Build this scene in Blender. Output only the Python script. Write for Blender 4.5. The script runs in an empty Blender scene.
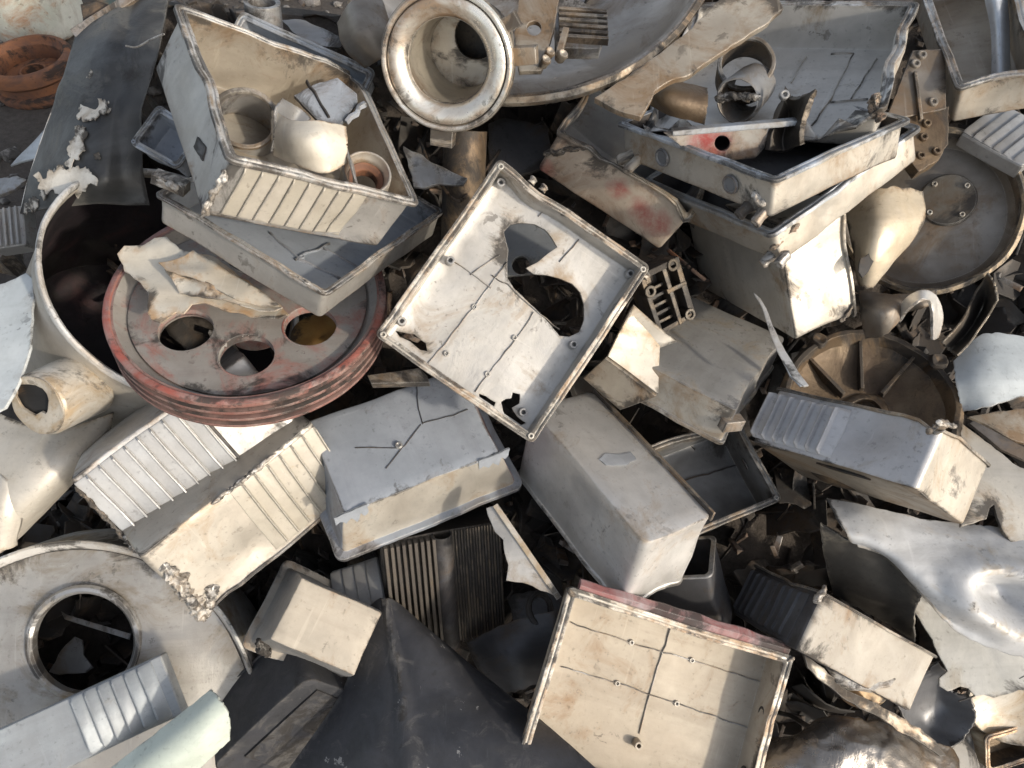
import bpy, bmesh, math, random
from mathutils import Vector, Matrix, Quaternion, noise
from mathutils.geometry import delaunay_2d_cdt
R = math.radians
scene = bpy.context.scene
col = scene.collection
random.seed(7)

# ------------------------------------------------------------------ camera, sky, sun, exposure
# the heap's face climbs away from the photographer at 37 degrees; SLOPE is the frame of that face
SLOPE = Matrix.Translation((0, 0, 0.75)) @ Matrix.Rotation(R(37), 4, 'X')
cam_data = bpy.data.cameras.new('camera')
cam = bpy.data.objects.new('camera', cam_data)
col.objects.link(cam)
cam_data.sensor_width = 36.0
cam_data.angle = 2 * math.atan(512 / 788.4)
cam_data.clip_end = 500
cam_data.clip_start = 0.05
cam.matrix_world = SLOPE @ Matrix.Translation((0, 0, 1.6))
scene.camera = cam

SUN_DIR = (SLOPE.to_3x3() @ Vector((0.71, -0.22, 0.66))).normalized()
world = bpy.data.worlds.new('World')
scene.world = world
world.use_nodes = True
wn = world.node_tree.nodes
wl = world.node_tree.links
sky = wn.new('ShaderNodeTexSky')
sky.sky_type = 'NISHITA'
sky.sun_disc = False
sky.sun_elevation = math.asin(SUN_DIR.z)
sky.sun_rotation = math.atan2(SUN_DIR.x, SUN_DIR.y)
sky.air_density = 1.0
sky.dust_density = 2.2
sky.ozone_density = 0.4
wn['Background'].inputs[1].default_value = 0.15
hazy = wn.new('ShaderNodeHueSaturation')          # a milky, hazy evening sky
hazy.inputs['Saturation'].default_value = 0.5
wl.new(sky.outputs[0], hazy.inputs['Color'])
wl.new(hazy.outputs[0], wn['Background'].inputs[0])
sun_data = bpy.data.lights.new('sun', 'SUN')
sun_data.energy = 2.0
sun_data.angle = R(2.5)   # low sun through haze
sun_data.color = (1.0, 0.89, 0.73)
sun = bpy.data.objects.new('sun', sun_data)
col.objects.link(sun)
sun.rotation_euler = SUN_DIR.to_track_quat('Z', 'Y').to_euler()
sun.location = SUN_DIR * 20
vs = scene.view_settings
vs.view_transform = 'Standard'
vs.look = 'None'
vs.gamma = 1.0
vs.use_curve_mapping = False
vs.exposure = 0.66
scene.cycles.max_bounces = 6
scene.cycles.diffuse_bounces = 4
scene.cycles.glossy_bounces = 3

# ------------------------------------------------------------------ measured shapes, metres in the SLOPE frame
GROUND={'drum':(-2.289, 2.741, 0.0),'rim':(-2.131, 2.261, 0.0)}
BOX={
 'J':((-0.4494, 0.4178, 0.1283),(0.8793, -0.275, 0.3746, 0.1043),(0.3707, 0.3826, 0.1282, 0.0)),
 'I':((-0.4078, 0.311, 0.0185),(0.863, -0.4284, 0.065, -0.2598),(0.3659, 0.4493, 0.0621, 0.0)),
 'DD':((-0.0004, 0.1533, 0.0705),(0.8828, 0.0237, 0.0593, 0.4654),(0.406, 0.354, 0.06, 0.0)),
 'EE':((0.2094, -0.1516, 0.0187),(0.4095, 0.766, -0.4715, 0.1525),(0.4075, 0.1713, 0.1979, 0.0)),
 'FF':((-0.2242, -0.1078, -0.0258),(0.1196, 0.5239, 0.8084, -0.2405),(0.3127, 0.4244, 0.1313, 0.25)),
 'GG':((-0.7099, -0.0401, 0.0144),(0.1009, -0.332, 0.7591, -0.5507),(0.3902, 0.2374, 0.1808, 0.0)),
 'HH':((-0.6004, -0.1602, 0.0399),(0.025, 0.389, -0.8145, 0.4298),(0.4, 0.22, 0.2059, 0.0)),
 'SS':((0.656, -0.1887, 0.0761),(0.5051, -0.7193, -0.1912, -0.437),(0.3593, 0.2136, 0.1247, 0.0)),
 'YZ':((0.6361, -0.5786, -0.0517),(0.3819, -0.6722, -0.327, -0.5435),(0.2672, 0.2969, 0.1221, 0.0)),
 'QQ':((0.2662, -0.6278, 0.0251),(0.9855, -0.0362, 0.0537, -0.1568),(0.4664, 0.3477, 0.0787, 0.0)),
 'RR':((0.3726, -0.2539, -0.1926),(0.9638, -0.182, 0.0637, 0.1843),(0.3549, 0.2155, 0.1, 0.0)),
 'AA':((0.4111, 0.0792, -0.0545),(0.3391, 0.8043, 0.4007, -0.2786),(0.3512, 0.253, 0.0861, 0.0)),
 'P':((0.2167, 0.4321, -0.1159),(0.9087, -0.3082, 0.1348, -0.2471),(0.3258, 0.1976, 0.1202, 0.0)),
 'R':((0.4634, 0.4313, 0.0965),(0.8015, -0.3615, -0.2532, -0.4035),(0.3971, 0.349, 0.0725, 0.0)),
 'S':((0.5416, 0.4023, -0.0127),(0.8144, -0.2526, -0.3561, -0.3824),(0.3962, 0.36, 0.0724, 0.0)),
 'Q':((0.5204, 0.5727, 0.0502),(0.9173, -0.3113, -0.1767, -0.1747),(0.4338, 0.3388, 0.0954, 0.0)),
 'Z':((0.4769, 0.2656, -0.0869),(0.623, -0.505, 0.5508, -0.2309),(0.2601, 0.3967, 0.1389, 0.0)),
 'II':((-0.3611, -0.4752, 0.0576),(0.1666, 0.9471, -0.2201, -0.164),(0.2443, 0.1922, 0.1736, 0.1)),
 'L':((-0.7051, 0.4952, -0.0782),(0.9594, -0.112, -0.0459, -0.2549),(0.1256, 0.106, 0.06, 0.0)),
 'K':((-0.4553, 0.664, -0.13),(0.9766, -0.0177, -0.0052, -0.2141),(0.3181, 0.1296, 0.07, 0.0)),
 'MM':((-0.4472, -0.738, -0.05),(0.3189, -0.8722, -0.3602, 0.0878),(0.2938, 0.2226, 0.15, 0.0)),
 'W':((0.9729, 0.7, -0.0772),(0.9555, -0.2536, -0.1489, 0.0227),(0.1703, 0.3916, 0.0978, 0.0)),
 'X':((1.0265, 0.4969, -0.0448),(0.8657, -0.2722, -0.115, -0.404),(0.1349, 0.1574, 0.03, 0.0)),
 'KK':((-0.8513, -0.6765, 0.0206),(0.9748, -0.0547, 0.0693, 0.205),(0.3728, 0.1244, 0.04, 0.0)),
 'AD':((0.4195, -0.5406, -0.1621),(0.8465, -0.4871, -0.2103, -0.0445),(0.1487, 0.1219, 0.2053, 0.0)),
 'NN':((-0.1681, -0.4232, -0.1925),(0.9753, 0.1647, 0.1404, 0.044),(0.2595, 0.2828, 0.08, 0.0)),
 'NL':((-0.3199, -0.4542, -0.1454),(0.966, -0.1819, -0.1144, 0.1438),(0.113, 0.102, 0.05, 0.0)),
 'BB':((0.2956, 0.1904, -0.0543),(0.9538, 0.1409, 0.1671, 0.206),(0.0937, 0.1342, 0.06, 0.0)),
 'AF':((-1.1218, 0.3401, -0.1995),(0.9944, -0.0685, 0.0035, 0.0808),(0.0778, 0.0899, 0.05, 0.0)),
 'CR':((1.0595, -0.7833, -0.1486),(0.9897, 0.0413, 0.1126, 0.0778),(0.1254, 0.0861, 0.05, 0.0)),
 'DK':((0.4069, -0.347, -0.3489),(0.8968, 0.2708, 0.3478, -0.0371),(0.2841, 0.1907, 0.08, 0.0)),
}
WIRE={
'a':[(-0.8127,0.7117,-0.06),(-0.7848,0.7053,-0.05),(-0.753,0.7156,-0.04),(-0.7151,0.7192,-0.02)],
'b':[(-0.1984,0.5261,-0.1),(-0.1664,0.4452,-0.04),(-0.1178,0.3804,-0.03),(-0.0884,0.4085,-0.06),(-0.0262,0.5105,-0.12)],
'c':[(0.3265,0.2804,-0.05),(0.3612,0.2354,0.0),(0.3917,0.2111,0.0)],
}
PLATE={
'beige_plate':((0.3173,0.5703,0.22),(0.9924,-0.1232,-0.0,0.0),[(-0.1741,-0.083),(-0.094,-0.0197),(-0.0025,0.0574),(0.0697,0.1324),(0.1539,0.1324),(0.1632,0.0947),(0.1248,0.0574),(0.0876,0.0328),(0.0363,0.0004),(0.0109,-0.0157),(-0.0076,-0.0337),(-0.0465,-0.0476),(-0.07,-0.0673),(-0.0979,-0.118),(-0.1352,-0.1064)],[]),
'bracket':((0.0477,0.6802,0.05),(0.9938,-0.111,-0.0,0.0),[(-0.0318,0.1045),(0.05,0.1045),(0.0329,0.0067),(0.0186,-0.0533),(0.0087,-0.0753),(-0.0341,-0.0775),(-0.0438,-0.0045)],[[(0.0104,0.0179),(0.0089,0.0106),(0.0047,0.0048),(-0.0012,0.0015),(-0.0078,0.0015),(-0.0137,0.0048),(-0.0177,0.0106),(-0.0192,0.0179),(-0.0177,0.0253),(-0.0135,0.0312),(-0.0076,0.0344),(-0.001,0.0344),(0.0049,0.0312),(0.009,0.0253)]]),
'holed_strip':((0.397,0.431,0.19),(0.9539,0.3001,0.0,0.0),[(-0.1291,0.0196),(0.0504,0.0372),(0.0541,0.0267),(0.0564,-0.0054),(0.0424,-0.0273),(-0.0023,-0.0309),(-0.0723,-0.0218)],[[(-0.0072,0.0),(-0.0076,-0.0063),(-0.0108,-0.0113),(-0.0161,-0.0141),(-0.0225,-0.0141),(-0.0287,-0.0113),(-0.0334,-0.0063),(-0.0358,0.0),(-0.0353,0.0062),(-0.032,0.0112),(-0.0268,0.0139),(-0.0204,0.0139),(-0.0143,0.0112),(-0.0096,0.0062)]]),
'bolt_plate':((0.8019,0.5851,0.03),(0.9938,-0.1114,-0.0,0.0),[(0.0044,0.0862),(0.0691,0.0885),(0.0551,-0.044),(-0.026,-0.0615),(-0.0684,-0.0703),(-0.0327,0.0048)],[]),
'burnt_block':((0.8169,0.4706,0.04),(0.9935,-0.1138,-0.0,0.0),[(-0.0305,0.0599),(0.0495,0.0777),(0.0394,-0.004),(0.0174,-0.0387),(-0.0267,-0.0624),(-0.0485,-0.0301)],[]),
'shard_white':((-1.704,0.8275,-1.2),(0.9584,-0.2854,-0.0,0.0),[(-0.0483,-0.0777),(0.0107,0.1184),(0.0229,0.0585),(0.0326,-0.0365),(-0.0168,-0.0572)],[]),
'pale_left':((-0.9754,0.0974,0.06),(0.9758,-0.1954,-0.0967,0.0194),[(-0.1077,0.1102),(-0.0493,0.1199),(-0.003,0.1378),(0.0165,0.117),(0.036,0.0273),(0.0494,-0.0388),(0.0457,-0.1052),(0.0253,-0.1563),(-0.0208,-0.1769)],[]),
'triangle_shard':((-0.0034,-0.3278,0.06),(0.9915,-0.1301,-0.0,0.0),[(-0.0461,0.0831),(-0.0284,0.0909),(0.0958,-0.0852),(0.0574,-0.0703),(0.0247,-0.0572),(-0.0063,-0.0534),(-0.0044,-0.0251),(-0.0123,0.0035),(-0.0143,0.0227),(-0.03,0.0382),(-0.04,0.0595)],[]),
'groove_plate':((0.9311,-0.5685,-0.01),(0.9891,-0.1368,-0.0545,0.0075),[(-0.0992,0.1209),(-0.0693,0.135),(-0.0339,0.1028),(0.0244,0.0711),(0.0919,0.0439),(0.1487,0.0056),(0.1388,-0.0514),(0.0877,-0.0519),(0.0381,-0.0656),(0.0198,-0.0602),(0.004,-0.0641),(-0.0072,-0.0491),(-0.0221,-0.0455),(-0.0469,-0.0571),(-0.0607,-0.0459),(-0.0588,-0.0325),(-0.0411,-0.0169),(-0.0554,0.0198),(-0.0699,0.057)],[]),
'low_plate':((0.9639,-0.8048,-0.1),(0.966,-0.2586,-0.0,0.0),[(-0.0328,0.0142),(0.0386,0.0663),(0.0394,-0.0344),(-0.0444,-0.0439)],[]),
'corner_plate':((1.0492,-0.5698,0.0),(0.9657,-0.2598,-0.0,0.0),[(-0.0433,0.0369),(0.0389,0.0191),(0.0161,-0.0484),(-0.0122,-0.0063)],[]),
'beige_right':((0.9782,-0.2335,0.02),(0.973,-0.2263,0.0437,-0.0102),[(-0.0365,0.1653),(0.0046,0.1307),(0.05,0.0837),(0.1117,0.051),(0.0518,-0.138),(0.0029,-0.0962),(-0.0178,-0.0608),(-0.02,-0.0099),(-0.0435,-0.0413),(-0.1001,-0.0589)],[]),
'dark_strip':((0.9673,-0.1176,0.05),(0.9922,-0.125,-0.0,0.0),[(-0.0651,0.0397),(-0.0563,0.0457),(0.0668,-0.0242),(0.0628,-0.0478),(-0.0098,-0.0123)],[]),
'upper_right_strip':((1.0362,-0.0848,-0.03),(0.9747,-0.2235,-0.0,0.0),[(-0.0936,0.0157),(-0.0194,0.0294),(0.0791,0.0454),(0.0495,-0.0552),(-0.0158,-0.0333)],[]),
'foil_a':((-0.6142,0.1784,0.1),(0.9625,-0.2713,-0.0,0.0),[(-0.1523,0.0797),(-0.1412,0.0976),(-0.1084,0.1002),(-0.0884,0.1157),(-0.0632,0.1183),(-0.0422,0.095),(-0.0193,0.0797),(0.0355,0.0696),(0.1136,0.0126),(0.1681,-0.0304),(0.1967,-0.0584),(0.1843,-0.0745),(0.1513,-0.0767),(0.1197,-0.0653),(0.0784,-0.0538),(0.0434,-0.0374),(0.02,-0.0421),(0.0081,-0.0653),(-0.0078,-0.0607),(-0.0257,-0.0881),(-0.0458,-0.0813),(-0.0603,-0.0514),(-0.0706,-0.0162),(-0.0916,0.0078),(-0.1092,0.0248),(-0.1315,0.0445)],[]),
'foil_b':((-0.5606,0.1889,0.12),(0.9621,-0.2727,-0.0,0.0),[(-0.1107,0.0447),(-0.078,0.0521),(-0.0492,0.0696),(0.0099,0.0324),(0.0808,-0.0157),(0.134,-0.0577),(0.1009,-0.0577),(0.0587,-0.0485),(0.0261,-0.0322),(0.0005,-0.0157),(-0.0328,0.0009),(-0.0618,0.0129),(-0.0904,0.0226)],[]),
'foil_c':((-0.5529,0.1667,0.13),(0.9612,-0.2759,-0.0,0.0),[(-0.1061,0.0595),(-0.0761,0.0448),(-0.0389,0.0302),(-0.0087,0.011),(0.0398,-0.008),(0.0905,-0.022),(0.1337,-0.0383),(0.0907,-0.0451),(0.0441,-0.0313),(0.0008,-0.0174),(-0.0299,-0.0127),(-0.067,0.0038),(-0.0823,0.0302)],[]),
'grey_in_box':((-0.3484,0.5451,0.08),(0.9726,-0.2088,0.1,-0.0215),[(-0.0692,-0.0054),(-0.0357,0.0317),(0.0075,0.0586),(0.0468,0.0252),(0.0503,0.0055),(0.0215,-0.0573),(-0.0196,-0.0552)],[]),
'gap_plate':((-0.1626,0.4336,-0.02),(0.9802,-0.1981,-0.0,0.0),[(-0.0672,0.069),(-0.0329,0.0509),(-0.0029,0.0278),(0.0724,-0.0125),(0.0647,-0.0299),(0.0156,-0.0275),(-0.0146,-0.0374),(-0.037,-0.0374)],[]),
'gap_back':((0.0108,0.522,-0.16),(0.983,-0.1839,-0.0,0.0),[(-0.0652,0.0718),(-0.0267,0.0886),(0.0706,0.0607),(0.0778,-0.0398),(0.0068,-0.0689),(-0.0632,-0.1054)],[]),
'sheet_behind':((-0.4488,0.7978,-0.2),(0.9851,-0.172,-0.0,0.0),[(-0.0825,0.0395),(-0.0391,0.0424),(0.0134,0.019),(0.073,-0.0128),(0.0589,-0.0385),(0.0086,-0.0328),(-0.0338,-0.0156)],[]),
'green_scrap':((-1.2787,1.2184,-0.9),(0.9611,-0.2763,-0.0,0.0),[(-0.0714,0.0421),(0.0725,0.0421),(0.0236,-0.0493),(-0.0248,-0.0334)],[]),
'grey_fold':((-1.2749,1.1178,-0.8),(0.9585,-0.2853,-0.0,0.0),[(-0.02,-0.027),(-0.0296,0.0679),(0.0412,0.0358),(0.0225,-0.0063),(-0.0138,-0.0679)],[]),
'left_strip':((-1.5643,0.6165,-0.85),(0.949,-0.3154,-0.0,0.0),[(-0.0584,0.0173),(0.0118,0.0464),(0.0473,0.0269),(0.0247,-0.0209),(-0.0249,-0.0677)],[]),
'left_wedge':((-1.4192,0.3695,-0.6),(0.9618,-0.2738,-0.0,0.0),[(-0.0629,0.0731),(0.0072,0.0504),(0.0457,-0.0233),(0.0328,-0.0592),(-0.0242,-0.0378)],[]),
'needle':((0.5165,0.0776,0.08),(0.9625,-0.2431,-0.1171,0.0296),[(-0.0327,0.124),(-0.0219,0.1052),(-0.008,0.044),(0.007,-0.0151),(0.025,-0.0723),(0.0351,-0.097),(0.0261,-0.0979),(0.0103,-0.0746),(-0.0062,-0.0176),(-0.0164,0.0383),(-0.0245,0.0865)],[]),
'needle_b':((0.5584,0.0247,0.03),(0.9745,-0.2242,-0.0,0.0),[(-0.0191,0.0374),(-0.0081,0.0306),(0.0226,-0.0275),(0.0101,-0.0318),(-0.0059,-0.0076)],[]),
'flap':((0.7083,-0.6375,0.05),(0.9857,-0.1205,0.1171,-0.0143),[(-0.1431,0.1024),(-0.1036,0.0774),(-0.0566,0.0391),(0.0072,0.0076),(0.0715,-0.0242),(0.1246,-0.0576),(0.157,-0.0903),(0.1422,-0.095),(0.0959,-0.0637),(0.0485,-0.0417),(0.0109,-0.0164),(-0.032,0.0016),(-0.0692,0.0266),(-0.1064,0.0516),(-0.1389,0.0782)],[]),
'crumb_gold':((0.6864,-0.5822,0.05),(0.9628,-0.2702,-0.0,0.0),[(-0.0722,0.0229),(-0.0326,0.0229),(0.004,0.0096),(0.043,0.0077),(0.0686,0.0002),(0.0531,-0.0147),(0.0162,-0.0221),(-0.026,-0.0184),(-0.0548,-0.0073)],[]),
'shard_in_hole':((-1.0,-0.627,-0.2),(0.9729,-0.2312,-0.0,0.0),[(-0.0472,-0.0289),(-0.0322,0.0188),(-0.0096,0.0476),(0.0082,0.0409),(0.0209,0.0079),(0.0477,-0.0181),(0.0349,-0.031),(-0.0229,-0.0353)],[]),
'bar_in_hole':((-0.9531,-0.5458,-0.19),(0.9736,-0.2282,-0.0,0.0),[(-0.0755,0.0275),(-0.055,0.0186),(0.0949,-0.021),(0.0954,-0.0341),(-0.0619,0.0097)],[]),
'behind_hole':((0.0396,0.2949,-0.08),(0.994,-0.1094,-0.0,0.0),[(-0.087,0.0725),(0.068,0.0817),(0.0837,-0.0145),(0.009,-0.064),(-0.0734,-0.0729)],[[(-0.0015,-0.0461),(-0.0034,-0.0548),(-0.0087,-0.0618),(-0.0164,-0.0657),(-0.0249,-0.0657),(-0.0325,-0.0618),(-0.0377,-0.0548),(-0.0396,-0.0461),(-0.0377,-0.0373),(-0.0324,-0.0302),(-0.0248,-0.0263),(-0.0163,-0.0263),(-0.0086,-0.0302),(-0.0034,-0.0373)]]),
'scoop_slot':((0.6806,0.2318,0.088),(0.9928,-0.0454,0.111,-0.0051),[(-0.0146,0.0092),(-0.0013,0.0139),(0.0124,0.0244),(0.0232,0.0192),(0.0112,-0.0011),(0.0017,-0.0172),(-0.012,-0.0296),(-0.0202,-0.0184)],[]),
'black_deep':((0.0646,-0.5291,-0.22),(0.9748,-0.2233,-0.0,0.0),[(-0.0809,0.039),(0.0125,0.0528),(0.0702,0.0299),(0.0446,-0.0594),(-0.0464,-0.0594)],[]),
'dark_deep_b':((0.6866,-0.3782,-0.38),(0.9802,-0.1982,-0.0,0.0),[(-0.1139,0.115),(0.118,0.1203),(0.1071,-0.0633),(-0.0021,-0.0999),(-0.1087,-0.0633)],[]),
'floor_light_bar':((-0.22,0.0097,0.0),(0.9751,-0.2216,-0.0,0.0),[(-0.0725,0.0027),(0.0322,0.0209),(0.0494,0.0027),(0.0541,-0.0108),(-0.063,-0.0153)],[]),
'fins_in_dish':((0.1459,0.7332,-0.02),(0.9827,-0.1852,-0.0,0.0),[(-0.0609,0.0411),(0.037,0.0521),(0.0476,0.0086),(0.0329,-0.0498),(-0.0565,-0.0498)],[]),
'rusty_cap':((0.3577,0.5793,0.15),(1.0,0.0,0.0,0.0),[(-0.012,0.0166),(0.0101,0.0166),(0.0101,-0.0129),(-0.0083,-0.0202)],[]),
}
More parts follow.
